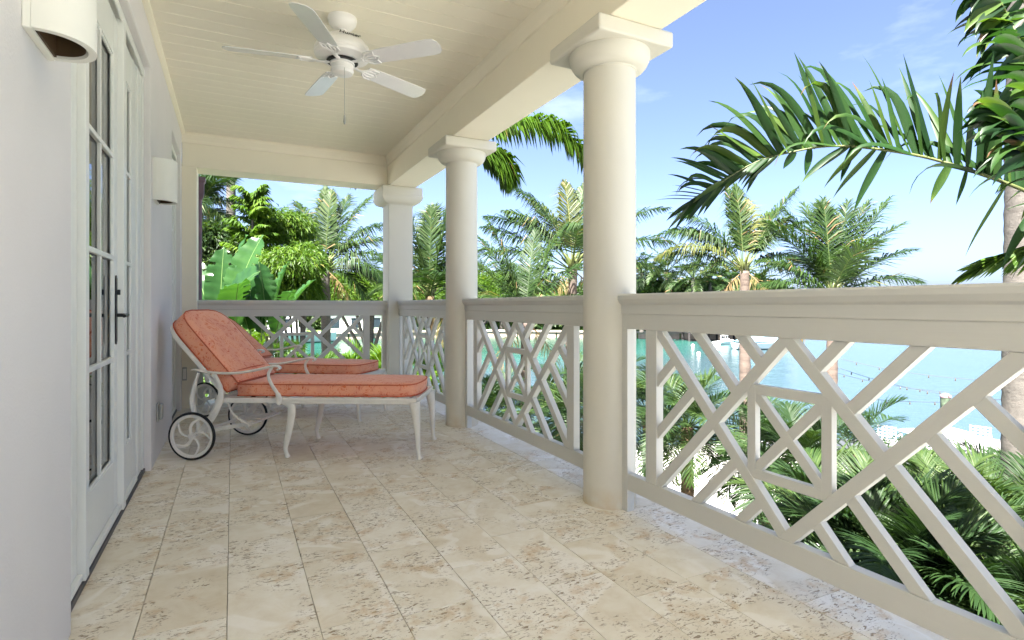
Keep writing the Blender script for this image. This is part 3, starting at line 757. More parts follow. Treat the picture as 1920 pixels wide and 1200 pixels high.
# downspout at the far left corner
ds = thing('downspout', 'purple brown downspout beyond the end opening at left', 'downspout', (-.335, 7.0, 0))
b = MB(); b.lathe([(.036, GZ), (.036, 2.28)], seg=16, caps=False); b.build('pipe', 'pipe', ds, smooth=True)
b = MB(); b.loft([[(-s_, -s_, z), (s_, -s_, z), (s_, s_, z), (-s_, s_, z)] for s_, z in ((.038, 2.16), (.055, 2.22), (.055, 2.34), (.07, 2.36), (.07, 2.40))]); b.build('rain_head', 'pipe', ds)

# ------------------------------------------------------------------ foliage helpers
Z3 = Vector((0, 0, 1))
def frond(b, base, az, e0, e1, L, n, ll, lw, v=22, droop=.5, rr=.018, r=rng, seg=2, s0=.16, tint=.4, tv=.14, twist=0, a0=68, a1=28, dryp=.0, pw=1.25, ragged=.1, vr=9, ribt=None):
    """one feather leaf: arched rachis with paired leaflets"""
    K = 16; P = [Vector(base)]; T = []
    for i in range(K):
        s_ = (i + .5) / K; e = R(e0 + (e1 - e0) * s_ ** pw); a = R(az + twist * s_)
        d = Vector((math.cos(a) * math.cos(e), math.sin(a) * math.cos(e), math.sin(e)))
        T.append(d); P.append(P[-1] + d * (L / K))
    T.append(T[-1])
    b.tint = ribt or tint + .12
    b.tube(P, [rr * (1 - .85 * i / K) for i in range(K + 1)], 4)
    for i in range(n):
        s_ = s0 + (1 - s0) * (i + .5) / n; f = s_ * K; k = min(int(f), K - 1); p = P[k].lerp(P[k + 1], f - k); t = T[k]
        sd_ = Vector((-t.y, t.x, 0))
        if sd_.length < .05: sd_ = Vector((-math.sin(R(az)), math.cos(R(az)), 0))
        sd_.normalize(); up = sd_.cross(t) * -1
        if up.z < 0: up = -up
        q = (s_ - s0) / (1 - s0); prof = (.45 + .65 * math.sin(math.pi * min(1, q * .95 + .12)) ** .8) * (1 if q < .85 else 1 - (q - .85) * 2.6)
        for sg in (1, -1):
            if r.random() < ragged * .4: continue
            al = R(a0 + (a1 - a0) * q + r.uniform(-5, 5)); be = R(v + r.uniform(-vr, vr)); l = ll * prof * r.uniform(.86, 1.08)
            d = (t * math.cos(al) + (sd_ * sg * math.cos(be) + up * math.sin(be)) * math.sin(al)).normalized()
            wv = (t - d * t.dot(d)); 
            if wv.length < .1: wv = up.copy()
            wv.normalize(); wv = (wv + up * r.uniform(-.35, .35)).normalized()
            b.tint = max(0, min(1, tint + r.gauss(0, tv) * .6 + (.5 if r.random() < dryp else 0)))
            w2 = lw / 2; dr = droop * r.uniform(.7, 1.3)
            if seg == 2:
                p1 = p + d * l * .5; d2 = (d - Z3 * dr).normalized(); p2 = p1 + d2 * l * .5
                b.add([p - wv * w2 * .5, p + wv * w2 * .5, p1 + wv * w2, p1 - wv * w2, p2], [(0, 1, 2, 3), (3, 2, 4)])
            else:
                pts = [p]; dd = d.copy()
                for j in range(4): pts.append(pts[-1] + dd * l / 4); dd = (dd - Z3 * dr * .42).normalized()
                ws = [.45, 1, .95, .62]; vs = []
                nn = d.cross(wv).normalized() * .25
                for j in range(4): vs += [pts[j] - wv * w2 * ws[j] + nn * w2 * ws[j], pts[j], pts[j] + wv * w2 * ws[j] + nn * w2 * ws[j]]
                vs.append(pts[4]); fs = []
                for j in range(3):
                    a = j * 3; fs += [(a, a + 1, a + 4, a + 3), (a + 1, a + 2, a + 5, a + 4)]
                fs += [(9, 10, 12), (10, 11, 12)]
                b.add(vs, fs)
def trunk(par, pts, r0, r1, mat='trunk', rings=40, name='trunk', rg=.06, seg=14):
    P = bez(pts, 10); n_ = max(rings, 6); b = MB(); rings_ = []
    rr = random.Random(len(pts) * 3 + int(r0 * 1000))
    for i in range(n_ + 1):
        f = i / n_ * (len(P) - 1); k = min(int(f), len(P) - 2); c = P[k].lerp(P[k + 1], f - k)
        rad = (r0 + (r1 - r0) * i / n_) * (1 + (rg if i % 2 else -rg * .4) + rr.uniform(-.02, .02))
        rings_.append([c + Vector((math.cos(2 * math.pi * j / seg) * rad * rr.uniform(.97, 1.03), math.sin(2 * math.pi * j / seg) * rad, 0)) for j in range(seg)])
    b.loft(rings_); return b.build(name, mat, par, smooth='all')
SR = -math.degrees(TH)                    # azimuth of "to the right in the photograph"
def palm(name, label, foot, crown, tr, specs, mat='coco', tmat='trunkp', ll=.55, lw=.03, n=46, group=None, droop=.5, boots=True, seed=1, rr=.02, cat='palm', **kw):
    r = random.Random(seed); foot, crown = Vector(foot), Vector(crown)
    t = thing(name, label, cat, foot, 0, group)
    c = crown - foot
    mid = Vector((c.x * .62, c.y * .62, c.z * .45))
    trunk(t, [(0, 0, 0), mid, c], tr * 1.35, tr, tmat)
    if boots:
        b = MB(); b.tint = .62
        for i in range(9):
            a = R(i * 137.5); q = c + Vector((math.cos(a), math.sin(a), 0)) * tr * .75 + Z3 * (-.05 + .03 * i)
            b.tube([q - Z3 * .12, q + Z3 * .14, q + Vector((math.cos(a), math.sin(a), 1.6)).normalized() * .42], [tr * .55, tr * .42, tr * .16], 6, (1, .5))
        b.build('leaf_bases', 'stalk', t, smooth='all')
    if mat == 'coco' and tr < .2 and boots:
        for phi in (r.uniform(150, 230), r.uniform(-60, 40)):
            b = MB(); frond(b, c, SR + phi, -35, -82, 1.5, 44, ll * .8, lw * .8, r=r, droop=1.6, rr=rr, tint=.86, tv=.03, v=-10, vr=25, ragged=.6); b.build('dead_frond', 'coco', t, normals=False)
    for (phi, e0, e1, L) in specs:
        b = MB()
        a = R(SR + phi)
        frond(b, c + Vector((math.cos(a), math.sin(a), 0)) * tr * .6 + Z3 * (.1 if e0 > 50 else 0), SR + phi, e0, e1, L * r.uniform(.95, 1.05), n, ll * r.uniform(.9, 1.08), lw, r=r, droop=droop * r.uniform(.6, 1.4), rr=rr, tint=r.uniform(.22, .55), twist=r.uniform(-14, 14), dryp=.03, **kw)
        b.build('frond', M[mat] if r.random() > .06 or mat != 'coco' else M['coco2'], t, normals=False)
    return t
def auto(nf, L, seed, lo=-15, hi=84, bend=62, phi0=0):
    r = random.Random(seed); out = []
    for i in range(nf):
        q = i / (nf - 1); e0 = hi + (lo - hi) * q; out.append((phi0 + i * 137.5 + r.uniform(-12, 12), e0 + r.uniform(-5, 5), e0 - bend * (.55 + .6 * q) + r.uniform(-12, 12), L * (.78 + .25 * math.sin(math.pi * q)) * r.uniform(.92, 1.08)))
    return out

# ------------------------------------------------------------------ ground, water, shore
gr = MB(); gr.add([(-30, -12, GZ), (40, -12, GZ), (40, 15, GZ), (-30, 45, GZ)], [(0, 1, 2, 3)])
# garden plateau: a slab with a shoreline following the dock on the right and the bank on the left
shore = [(40, -10), (21.6, -10), (21.6, 9.7), (17.5, 12.6), (13.2, 14.2), (10.2, 17.0), (7.0, 20.5), (3.5, 27), (-1.5, 31), (-14, 32), (-40, 33), (-40, -14), (14, -14)]
shore = [(21.8, -12), (21.8, 9.9), (17.2, 12.4), (13.0, 13.6), (9.6, 15.6), (7.2, 18.5), (4.6, 23.0), (1.5, 26.5), (-4, 29), (-40, 31), (-40, -12)]
b = MB(); b.loft([[(x, y, WZ - 1.5) for x, y in shore], [(x, y, GZ) for x, y in shore]]); struct(b.build('garden_ground', 'patio'))
wt = MB(); wt.add([(-1500, -600, WZ), (3500, -600, WZ), (3500, 4500, WZ), (-1500, 4500, WZ)], [(0, 1, 2, 3)]); struct(wt.build('water', 'water'))
sb = MB(); sb.add([(-1500, -600, WZ - 4), (3500, -600, WZ - 4), (3500, 4500, WZ - 4), (-1500, 4500, WZ - 4)], [(0, 1, 2, 3)]); struct(sb.build('seabed', 'patio'))
# flower beds and lawn patches
def patch(name, mat, pts, z, seed=0):
    b = MB(); b.loft([[(x, y, GZ) for x, y in pts], [(x, y, GZ + z) for x, y in pts]]); return struct(b.build(name, mat))
patch('planting_bed', 'soil', [(2.5, -3), (5.4, -3), (5.6, 2), (5.0, 4.2), (4.6, 6), (3.4, 7.2), (2.4, 8.2), (2.2, 4)], .05)
patch('planting_bed', 'soil', [(-9, 7.6), (1.0, 8.2), (1.6, 12), (.6, 20), (-12, 20)], .06)
patch('lawn', 'grass', [(1.3, 9), (4.2, 9.5), (6.4, 11), (6.2, 16), (3.0, 22), (-1, 24), (-3, 22), (.9, 16)], .03)
patch('lawn', 'grass', [(9.8, 5.0), (15.5, 3.0), (17.2, 6.0), (11.0, 8.6)], .03)
# pool with coping
pl = thing('swimming_pool', 'turquoise pool glimpsed through the largest railing panel', 'pool', (0, 0, 0))
b = MB(); b.loft([[(5.6, 2.2, z), (8.2, 1.2, z), (9.6, 4.6, z), (6.9, 5.6, z)] for z in (GZ + .01, GZ + .05)]); b.build('coping', 'white', pl, bev=.02)
b = MB(); b.add([(5.85, 2.35, GZ + .058), (8.1, 1.5, GZ + .058), (9.3, 4.5, GZ + .058), (7.0, 5.3, GZ + .058)], [(0, 1, 2, 3)]); b.build('pool_water', 'pool', pl)
# low garden wall behind the bed
gw = thing('garden_wall', 'low white garden wall with a stone coping beyond the palm bed', 'wall')
b = MB(); b.box(9.0, 13.5, 9.2, 9.45, GZ, GZ + .5); b.build('wall', 'white', gw)
b = MB(); b.box(8.95, 13.55, 9.15, 9.5, GZ + .5, GZ + .57); b.build('coping', 'patio', gw, bev=.01)

# planks of the dock
dk = thing('dock', 'pale timber dock at the water edge with table and chairs', 'dock', (0, 0, 0))
pm = None
for i in range(44):
    if pm is None: o = box('plank', 'deck', 14.6, 22.6, 0, .21, GZ + .03, GZ + .075, dk, .008); pm = o.data
    else: o = bpy.data.objects.new('plank', pm); COL.objects.link(o); o.parent = dk
    o.location = (0, .6 + i * .22, rng.uniform(-.003, .003))
# piling
pp = at(1773, 737, 21.5)
pi = thing('dock_piling', 'green algae stained piling with a purple cap at the dock', 'piling', (pp.x, pp.y, 0))
b = MB(); b.lathe([(.17, WZ - 1), (.17, -2.45), (.165, pp.z - .16), (0, pp.z - .16)], seg=18); b.build('post', 'wood', pi, smooth=True)
b = MB(); b.lathe([(.0, pp.z - .16), (.185, pp.z - .16), (.185, pp.z - .10), (.10, pp.z - .02), (0, pp.z)], seg=18); b.build('cap', 'cap', pi)
# table and chairs on the dock
def patio_chair(label, x, y, rz):
    t = thing('dock_chair', label, 'chair', (x, y, GZ + .08), rz, 'white chairs on the dock')
    for sx in (-.22, .22):
        for sy in (-.21, .21):
            b = MB(); b.tube([(sx, sy, 0), (sx, sy * .95, .36)], .018, 6); b.build('leg', 'white', t)
    box('seat', 'white', -.25, .25, -.24, .24, .36, .40, t, .01)
    b = MB()
    for k in range(5): b.box(-.235 + k * .115 - .012, -.235 + k * .115 + .012, .20 + .0, .225, .40, .86)
    for k in range(5): b.box(-.25, .25, .197, .228, .45 + k * .095, .472 + k * .095)
    b.build('backrest', 'white', t)
    for sx in (-.25, .25):
        b = MB(); b.tube([(sx, .21, .60), (sx, -.2, .60), (sx, -.22, .38)], .016, 6); b.build('armrest', 'white', t)
    return t
tb = thing('dock_table', 'long white table on the dock between the chairs', 'table', (*at(1752, 850, 16.9).xy, GZ + .08), R(-24))
box('tabletop', 'white', -.95, .95, -.38, .38, .58, .62, tb, .01)
for sx in (-.85, .85):
    for sy in (-.31, .31):
        b = MB(); b.tube([(sx, sy, 0), (sx, sy, .58)], .025, 6); b.build('leg', 'white', tb)
patio_chair('white lattice back chair at the right end of the dock table', *at(1836, 858, 16.3).xy, R(-75))
patio_chair('white lattice back chair at the near side of the dock table', *at(1765, 872, 15.6).xy, R(165))
patio_chair('white chair at the left end of the dock table', *at(1668, 852, 16.6).xy, R(100))
# tall poles of the string lights, far outside the lattice gaps, and the sagging strings
def string(label, p0, p1, sag, nb):
    p0, p1 = Vector(p0), Vector(p1); t = thing('string_lights', label, 'string lights', p0, 0, 'sagging strings of small bulbs over the dock')
    d = p1 - p0; pts = [d * q - Z3 * sag * 4 * q * (1 - q) for q in [i / 30 for i in range(31)]]
    b = MB(); b.tube(pts, .006, 4); b.build('wire', 'rubber', t)
    b0 = None
    for i in range(nb):
        q = (i + .5) / nb; p = d * q - Z3 * sag * 4 * q * (1 - q)
        if b0 is None:
            b = MB(); b.lathe([(.0, .0), (.013, -.008), (.014, -.035), (.022, -.055), (.020, -.08), (0, -.09)], seg=8); o = b.build('bulb', 'bulb', t, smooth='all'); b0 = o.data
        else: o = bpy.data.objects.new('bulb', b0); COL.objects.link(o); o.parent = t
        o.location = p
A1, A2 = at(1545, 664, 19), at(1990, 715, 15)
string('highest string of bulbs over the water behind the lattice', A1, A2, .28, 9)
string('second string of bulbs, crossing just under the highest', at(1520, 668, 19), at(1990, 752, 14), .42, 12)
string('third string of bulbs, dipping towards the piling', at(1500, 676, 19), at(1860, 737, 17), .30, 10)
string('lowest string of bulbs, level with the piling', at(1640, 749, 17), at(2000, 736, 14), .15, 7)

# far shore -------------------------------------------------------------
fs_pts = [(-160, 92), (-40, 96), (10, 100), (42, 97), (70, 74), (84, 62), (92, 70), (110, 120), (60, 190), (-160, 190)]
b = MB(); b.loft([[(x, y, WZ - 2) for x, y in fs_pts], [(x, y, WZ + 1.15) for x, y in fs_pts]]); struct(b.build('far_shore', 'grass'))
sw = thing('far_seawall', 'weathered pale seawall along the far bank', 'seawall')
pts = fs_pts[1:7]
for i in range(len(pts) - 1):
    a, c2 = Vector((*pts[i], 0)), Vector((*pts[i + 1], 0)); n_ = max(1, int((c2 - a).length / 7))
    for k in range(n_):
        p, q = a.lerp(c2, k / n_), a.lerp(c2, (k + 1) / n_); d = (q - p).normalized(); nn = Vector((d.y, -d.x, 0))
        b = MB(); g = d * .12
        b.loft([[p + g + nn * .35 + Z3 * z, q - g + nn * .35 + Z3 * z, q - g - nn * .3 + Z3 * z, p + g - nn * .3 + Z3 * z] for z in (WZ - 1, WZ + .95)]); b.build('panel', 'seawall', sw)
        b = MB(); b.loft([[p + nn * .6 + Z3 * z, q + nn * .6 + Z3 * z, q - nn * .5 + Z3 * z, p - nn * .5 + Z3 * z] for z in (WZ + .96, WZ + 1.25)]); b.build('cap', 'capstone', sw)
        if rng.random() < .55:
            b = MB(); c3 = p.lerp(q, .5) + nn * .7; b.lathe([(.22, WZ - 1), (.2, WZ + 1.0), (0, WZ + 1.0)], (c3.x, c3.y, 0), 8); b.build('pile', 'dark', sw)
def house(name, label, c, w_, d_, h, roofh, rz, nw, mat='white'):
    t = thing(name, label, 'house', c, rz)
    box('wall', mat, -w_ / 2, w_ / 2, -d_ / 2, d_ / 2, 0, h, t)
    b = MB(); b.loft([[(-w_ / 2 - .6, -d_ / 2 - .6, h), (w_ / 2 + .6, -d_ / 2 - .6, h), (w_ / 2 + .6, d_ / 2 + .6, h), (-w_ / 2 - .6, d_ / 2 + .6, h)], [(-w_ / 2 + 1.5, -.2, h + roofh), (w_ / 2 - 1.5, -.2, h + roofh), (w_ / 2 - 1.5, .2, h + roofh), (-w_ / 2 + 1.5, .2, h + roofh)]]); b.build('roof', 'clay', t)
    for k in range(nw):
        x = -w_ / 2 + (k + .5) * w_ / nw
        wd = min(.8, w_ / nw * .32)
        for z0 in ((.6, h / 2 + .6) if h > 5 else (.6,)):
            o = box('window', 'white', x - wd - .1, x + wd + .1, -d_ / 2 - .08, -d_ / 2 - .003, z0 - .1, z0 + 1.9, t)
            box('pane', 'navy', x - wd, x + wd, -d_ / 2 - .10, -d_ / 2 - .082, z0, z0 + 1.8, o)
    return t
FZ = WZ + 1.1
house('house', 'low white house with dark windows on the far bank behind the middle railing', (26, 108, FZ), 22, 8, 3.4, 2.0, R(-4), 6)
house('house', 'white house on the far bank seen through the end railing', (2, 106, FZ), 16, 8, 3.6, 2.2, R(2), 4)
house('house', 'pale house with clay roof among the far palms at right', (58, 100, FZ), 14, 8, 3.6, 2.4, R(-28), 4)
# boats
def boat(label, p, rz, L, mat, group=None, cover=False):
    t = thing('motor_boat', label, 'boat', p, rz, group)
    b = MB(); rings = []
    for i in range(9):
        q = i / 8; x = -L / 2 + L * q; w_ = L * .17 * (1 if q < .5 else math.sqrt(max(0, 1 - ((q - .5) / .5) ** 2)) + .02); sh = .55 + .25 * q
        rings.append([(x, -w_, L * .12 * sh), (x, -w_ * .6, -.15), (x, 0, -.3), (x, w_ * .6, -.15), (x, w_, L * .12 * sh)])
    b.loft(rings); b.build('hull', 'white', t, smooth=True)
    b = MB()
    if cover: b.loft([[(x, -w_, L * .10), (x, 0, z), (x, w_, L * .10)] for x, w_, z in ((-L * .47, L * .16, L * .13), (-L * .2, L * .17, L * .2), (L * .15, L * .15, L * .19), (L * .45, L * .04, L * .12))]); b.build('cover', mat, t)
    else:
        b.box(-L * .15, L * .12, -L * .09, L * .09, L * .06, L * .16); b.build('console', mat, t, bev=.03)
        b = MB(); b.box(-L * .16, L * .02, -L * .11, L * .11, L * .27, L * .28)
        b.build('canopy', mat, t)
        for sx in (-.14, 0):
            for sy in (-.09, .09): b = MB(); b.tube([(L * sx, L * sy, L * .1), (L * sx, L * sy, L * .27)], .03, 4); b.build('pole', 'white', t)
    return t
q = at(1430, 641, 74); boat('white boat under a blue cover moored at the point of the far bank', (q.x, q.y, WZ + .3), R(-25), 7.5, 'boatblue', cover=True)
q = at(1360, 641, 84); boat('small white dinghy beside the dark boathouse piles', (q.x, q.y, WZ + .15), R(10), 4.2, 'white')
q = at(545, 612, 92); boat('white motor yacht on the far bank seen through the end railing', (q.x, 93, WZ + .3), R(5), 13, 'white')
q = at(500, 612, 92); boat('second white motor boat left of the yacht', (q.x - 3, 92.5, WZ + .3), R(-8), 9, 'white')
b0 = None
for (px, py) in ((1299, 649), (1338, 644), (1344, 651), (1310, 664)):
    t_ = (1 - WZ) * FOC / (py - HY); q = at(px, py, t_)
    lb = {1299: 'white mooring buoy left of the pair near the dinghy', 1338: 'farthest white mooring buoy off the boathouse', 1344: 'white mooring buoy just in front of the farthest one', 1310: 'nearest white mooring buoy in the teal shallows'}[px]
    t = thing('mooring_buoy', lb, 'buoy', (q.x, q.y, WZ), 0, 'white mooring buoys')
    if b0 is None:
        b = MB(); b.lathe([(0, -.1), (.2, -.05), (.26, .08), (.2, .22), (.05, .3), (0, .3)], seg=12); o = b.build('float', 'white', t, smooth='all'); b0 = o.data
    else: o = bpy.data.objects.new('float', b0); COL.objects.link(o); o.parent = t
# boathouse piles
bh = thing('boathouse', 'dark open boathouse standing on piles at the far bank', 'boathouse', (*at(1335, 630, 92).xy, WZ), R(-30))
box('roof', 'dark', -4.5, 4.5, -2.2, 2.2, 1.9, 2.15, bh)
for sx in (-4.2, -1.4, 1.4, 4.2):
    for sy in (-2, 2): b = MB(); b.lathe([(.2, -1), (.2, 1.9), (0, 1.9)], (sx, sy, 0), 8); b.build('pile', 'dark', bh)

# leafy masses -----------------------------------------------------------
def leafmass(name, b, centers, nl, ll, lw, r, droop=.7, fan=7):
    """clumps: fans of hanging leaflets spread over lumpy crowns"""
    for (c, rad) in centers:
        c = Vector(c)
        for i in range(nl):
            u = r.uniform(-.55, 1); ph = r.uniform(0, 2 * math.pi); s_ = math.sqrt(max(0, 1 - u * u)); k = r.uniform(.62, 1.05)
            nrm_ = Vector((s_ * math.cos(ph), s_ * math.sin(ph), u)); p = c + Vector((nrm_.x * rad[0], nrm_.y * rad[1], nrm_.z * rad[2])) * k
            tnt = r.gauss(.42, .13)
            for j in range(fan):
                d = (nrm_ + Vector((r.gauss(0, .7), r.gauss(0, .7), r.gauss(0, .5)))).normalized(); d = (d - Z3 * droop * r.uniform(.3, 1)).normalized()
                l = ll * r.uniform(.6, 1.2); wv = d.cross(Vector((r.gauss(0, 1), r.gauss(0, 1), r.gauss(0, 1)))); wv.normalize(); q0 = p + Vector((r.gauss(0, 1), r.gauss(0, 1), r.gauss(0, .6))) * ll * .4
                b.tint = max(0, min(.85, tnt + r.gauss(0, .06))); q1 = q0 + d * l * .5; q2 = q1 + (d - Z3 * droop * .6).normalized() * l * .5
                b.add([q0, q1 + wv * lw / 2, q2, q1 - wv * lw / 2], [(0, 1, 2, 3)])
def tree(name, label, foot, clumps, mat, nl, ll, lw, seed, tr=.1, group=None, droop=.7, tm='trunk', cat='tree'):
    r = random.Random(seed); t = thing(name, label, cat, foot, 0, group); f = Vector(foot)
    cs = [((Vector(c) - f), rd) for c, rd in clumps]
    b = MB(); leafmass(name, b, cs, nl, ll, lw, r, droop); b.build('crown', mat, t, normals=False)
    top = max(cs, key=lambda a: a[0].z)[0]
    trunk(t, [(0, 0, 0), (top.x * .4, top.y * .4, top.z * .5), top], tr * 1.3, tr * .5, tm, 14)
    b = MB()
    for c, rd in cs: b.tube([(top.x * .3, top.y * .3, top.z * .35), (c + top * .3) / 1.4, c], [tr * .6, tr * .4, tr * .15], 6)
    b.build('limbs', tm, t, smooth='all'); return t
def P_(px, py, t): return at(px, py, t)
def foot(px, t): q = at(px, 600, t); return (q.x, q.y, GZ)

# bright trees beyond the end opening
tree('fishtail_palm_tree', 'bright green drooping tree just left of the coconut palm beyond the end railing', foot(560, 12.5),
     [(P_(545, 500, 12), (.62, .7, .36)), (P_(575, 488, 12.5), (.32, .5, .36)), (P_(500, 500, 12.3), (.42, .6, .28)), (P_(562, 545, 12.5), (.40, .6, .45)), (P_(530, 560, 12.5), (.8, .8, .45))], 'lime', 620, .17, .028, 5, .06, droop=1.25)
tt = thing('fishtail_palm_tree', 'tall feathery bright green palm with a thin stem beyond the end opening', 'palm', foot(474, 14), 0)
cc_ = P_(474, 470, 14) - Vector(foot(474, 14))
trunk(tt, [(0, 0, 0), cc_ * .5, cc_ + Z3 * 1.1], .07, .03, 'trunk', 20)
rr_ = random.Random(61)
for k in range(26):
    q = k / 25; sgn = 180 if k % 2 else 0
    b = MB(); frond(b, cc_ + Z3 * (-.3 + 1.55 * q), SR + sgn + rr_.uniform(-55, 55), 48 + rr_.uniform(-14, 22) + 20 * q, -15 + rr_.uniform(-25, 25) + 35 * q, 0.86 * (1 - .35 * q), 24, .34, .06, r=rr_, droop=1.1, rr=.012, tint=rr_.uniform(.3, .6), v=5, s0=.2)
    b.build('frond', 'lime', tt, normals=False)
tree('fishtail_palm_tree', 'bright green drooping tree behind the feathery palm, right of its stem', foot(520, 15),
     [(P_(520, 425, 15), (.62, .6, .45)), (P_(548, 430, 15.5), (.5, .6, .42)), (P_(505, 460, 15), (.9, .8, .5))], 'lime', 560, .2, .03, 6, .05, droop=1.1)
tree('broadleaf_tree', 'dark green leafy tree behind the banana leaves at far left', foot(405, 15),
     [(P_(398, 452, 15), (.75, .9, .45)), (P_(430, 468, 15.5), (.7, .9, .4)), (P_(380, 480, 15), (.8, 1, .6)), (P_(440, 510, 15), (1.2, 1, .7)), (P_(480, 540, 16), (1.5, 1, .7))], 'areca', 620, .2, .05, 8, .12, droop=.5)
tree('broadleaf_tree', 'low dense yellow green tree mass behind the corner pier', foot(690, 26),
     [(P_(650, 556, 25), (2.2, 2, 1.0)), (P_(700, 552, 26), (2.4, 2, 1.0)), (P_(600, 556, 25), (2.0, 2, 1.0)), (P_(740, 552, 26), (2, 2, 1.0))], 'lime', 900, .3, .045, 9, .16, droop=.5)
tree('broadleaf_tree', 'leafy tree between the corner pier and the second round column', foot(830, 30),
     [(P_(800, 556, 30), (2.2, 2, .9)), (P_(850, 556, 30), (2.4, 2, .9)), (P_(910, 552, 30), (2.0, 2, 1.1)), (P_(960, 558, 32), (2.4, 2, .9))], 'lime', 700, .32, .05, 10, .16, droop=.5)
# banana clump
def banana_leaf(par, p0, az, e0, e1, L, W, roll=0, tint=.4, seed=0, folded=.35):
    r = random.Random(seed); b = MB(); K = 34; P = [Vector(p0)]; T = []
    for i in range(K):
        s_ = (i + .5) / K; e = R(e0 + (e1 - e0) * s_ ** 1.6); d = Vector((math.cos(R(az)) * math.cos(e), math.sin(R(az)) * math.cos(e), math.sin(e))); T.append(d); P.append(P[-1] + d * L / K)
    T.append(T[-1]); sd_ = Vector((-math.sin(R(az)), math.cos(R(az)), 0)); b.tint = tint
    vs = []; 
    for i in range(K + 1):
        q = i / K; q2 = max(0, (q - .16) / .84); w_ = W / 2 * (math.sin(math.pi * min(1, q2 * .93 + .05)) ** .55 if q > .16 else .02) * (1 if q < .97 else .3)
        t = T[i]; up = t.cross(sd_).normalized(); 
        if up.z < 0: up = -up
        sx = sd_ * math.cos(R(roll)) + up * math.sin(R(roll)); ux = up * math.cos(R(roll)) - sd_ * math.sin(R(roll))
        rp = math.sin(i * 1.9 + seed) * .035 * W + r.uniform(-.01, .01)
        b.tint = max(.05, tint + r.uniform(-.13, .13))
        b.t += [b.tint] * 5
        vs += [P[i] - sx * w_ + ux * (w_ * folded * .9 + rp), P[i] - sx * w_ * .5 + ux * w_ * folded * .7, P[i], P[i] + sx * w_ * .5 + ux * w_ * folded * .7, P[i] + sx * w_ + ux * (w_ * folded * .9 - rp)]
    fs = []
    for i in range(K):
        for j in range(4):
            if j in (0, 3) and r.random() < .09 and i > 7: continue
            a = i * 5 + j; fs.append((a, a + 1, a + 6, a + 5))
    b.v = [tuple(q_) for q_ in vs]; b.f = fs; lf = b.build('leaf', 'banana', par, smooth='all', normals=False)
    b = MB(); b.tube(P, [.009 * (1 - .8 * i / K) + .001 for i in range(K + 1)], 6); b.build('midrib', 'midrib', lf, smooth='all')
bf = Vector(foot(430, 8.6))
bt = thing('banana_plant', 'broad leaved banana plant left beyond the end railing', 'plant', bf)
def rel(px, py, t): return at(px, py, t) - bf
for k, (px, py, t, phi, e0, e1, L, W, roll) in enumerate([
    (412, 640, 8.4, 95, 88, 78, 1.45, .44, 12), (395, 650, 8.6, 150, 84, 40, 1.5, .46, -30), (425, 650, 8.2, 25, 82, 60, 1.75, .50, 50), (430, 640, 8.8, 60, 86, 70, 1.75, .42, -20),
    (400, 620, 8.0, 190, 60, -10, 1.3, .5, 10), (405, 640, 8.3, -30, 66, 10, 1.5, .42, 60), (470, 640, 8.5, 120, 85, 75, 1.25, .5, 10), (385, 620, 8.8, 170, 78, 50, 1.5, .5, 20), (440, 640, 8.0, -60, 70, 5, 1.2, .45, 20)]):
    banana_leaf(bt, rel(px, py, t), SR + phi, e0, e1, L, W, roll, .3 + .04 * (k % 5), k)
b = MB(); b.tube([(0, 0, 0), (-.02, .02, 1.6), rel(415, 645, 8.5)], [.12, .10, .07], 10); b.build('stem', 'stalk', bt, smooth='all')
bf = Vector(foot(505, 8.2))
bt = thing('banana_plant', 'smaller banana plant with upright paddle leaves behind the rear chair', 'plant', bf)
for k, (px, py, t, phi, e0, e1, L, W, roll) in enumerate([
    (500, 620, 8.0, 150, 84, 72, 1.02, .40, 8), (508, 620, 8.1, 40, 82, 66, 1.05, .40, -8), (520, 625, 8.0, 10, 66, 40, .95, .34, 15), (500, 640, 8.3, 200, 70, 20, .95, .36, 10), (515, 640, 7.9, -40, 70, 30, .9, .35, 10), (490, 640, 8.2, 100, 84, 70, .8, .3, 0), (470, 640, 8.2, 160, 74, 40, 1.1, .4, 0)]):
    banana_leaf(bt, rel(px, py, t), SR + phi, e0, e1, L, W, roll, .34 + .04 * (k % 4), 20 + k)
b = MB(); b.tube([(0, 0, 0), (.02, .02, 1.6), rel(505, 630, 8.1)], [.10, .08, .05], 10); b.build('stem', 'stalk', bt, smooth='all')

# coconut palms ---------------------------------------------------------
CK = dict(ll=.80, lw=.037, n=84, v=4, vr=16, droop=1.15, s0=.2, ribt=.74)
c = at(610, 506, 17)
palm('coconut_palm', 'coconut palm with a ringed trunk seen through the end opening', (c.x + .1, c.y, GZ), c, .125,
     [(95, 86, 70, 2.6), (110, 80, 68, 2.7), (60, 76, 60, 2.6), (30, 72, 44, 2.7), (150, 74, 38, 2.5), (170, 66, 20, 2.4), (200, 58, -10, 2.3), (10, 62, 5, 2.4), (0, 42, -45, 2.3), (-20, 30, -60, 2.1), (185, 30, -40, 2.0), (15, 12, -62, 1.9), (170, 8, -60, 1.7), (80, 50, 0, 2.2), (45, 25, -50, 1.9), (120, 30, -40, 1.9), (5, 52, -25, 2.4), (-5, -5, -72, 1.6)], seed=3, tmat='trunk', **CK)
c = at(806, 556, 14)
palm('coconut_palm', 'young coconut palm with upright fronds between pier and second column', (c.x, c.y, GZ), c, .10,
     [(95, 88, 80, 2.2), (80, 86, 78, 2.35), (10, 83, 72, 2.3), (170, 82, 66, 2.2), (165, 72, 45, 2.0), (10, 74, 50, 2.1), (5, 60, 10, 1.8), (175, 55, 0, 1.7), (60, 55, 5, 1.7), (190, 35, -35, 1.5), (-10, 35, -35, 1.5), (-70, 50, -15, 1.5), (120, 50, 0, 1.6), (-120, 30, -40, 1.4)], seed=4, tmat='fibre', ll=.7, lw=.032, n=76, v=8, vr=16)
c = at(1074, 506, 15)
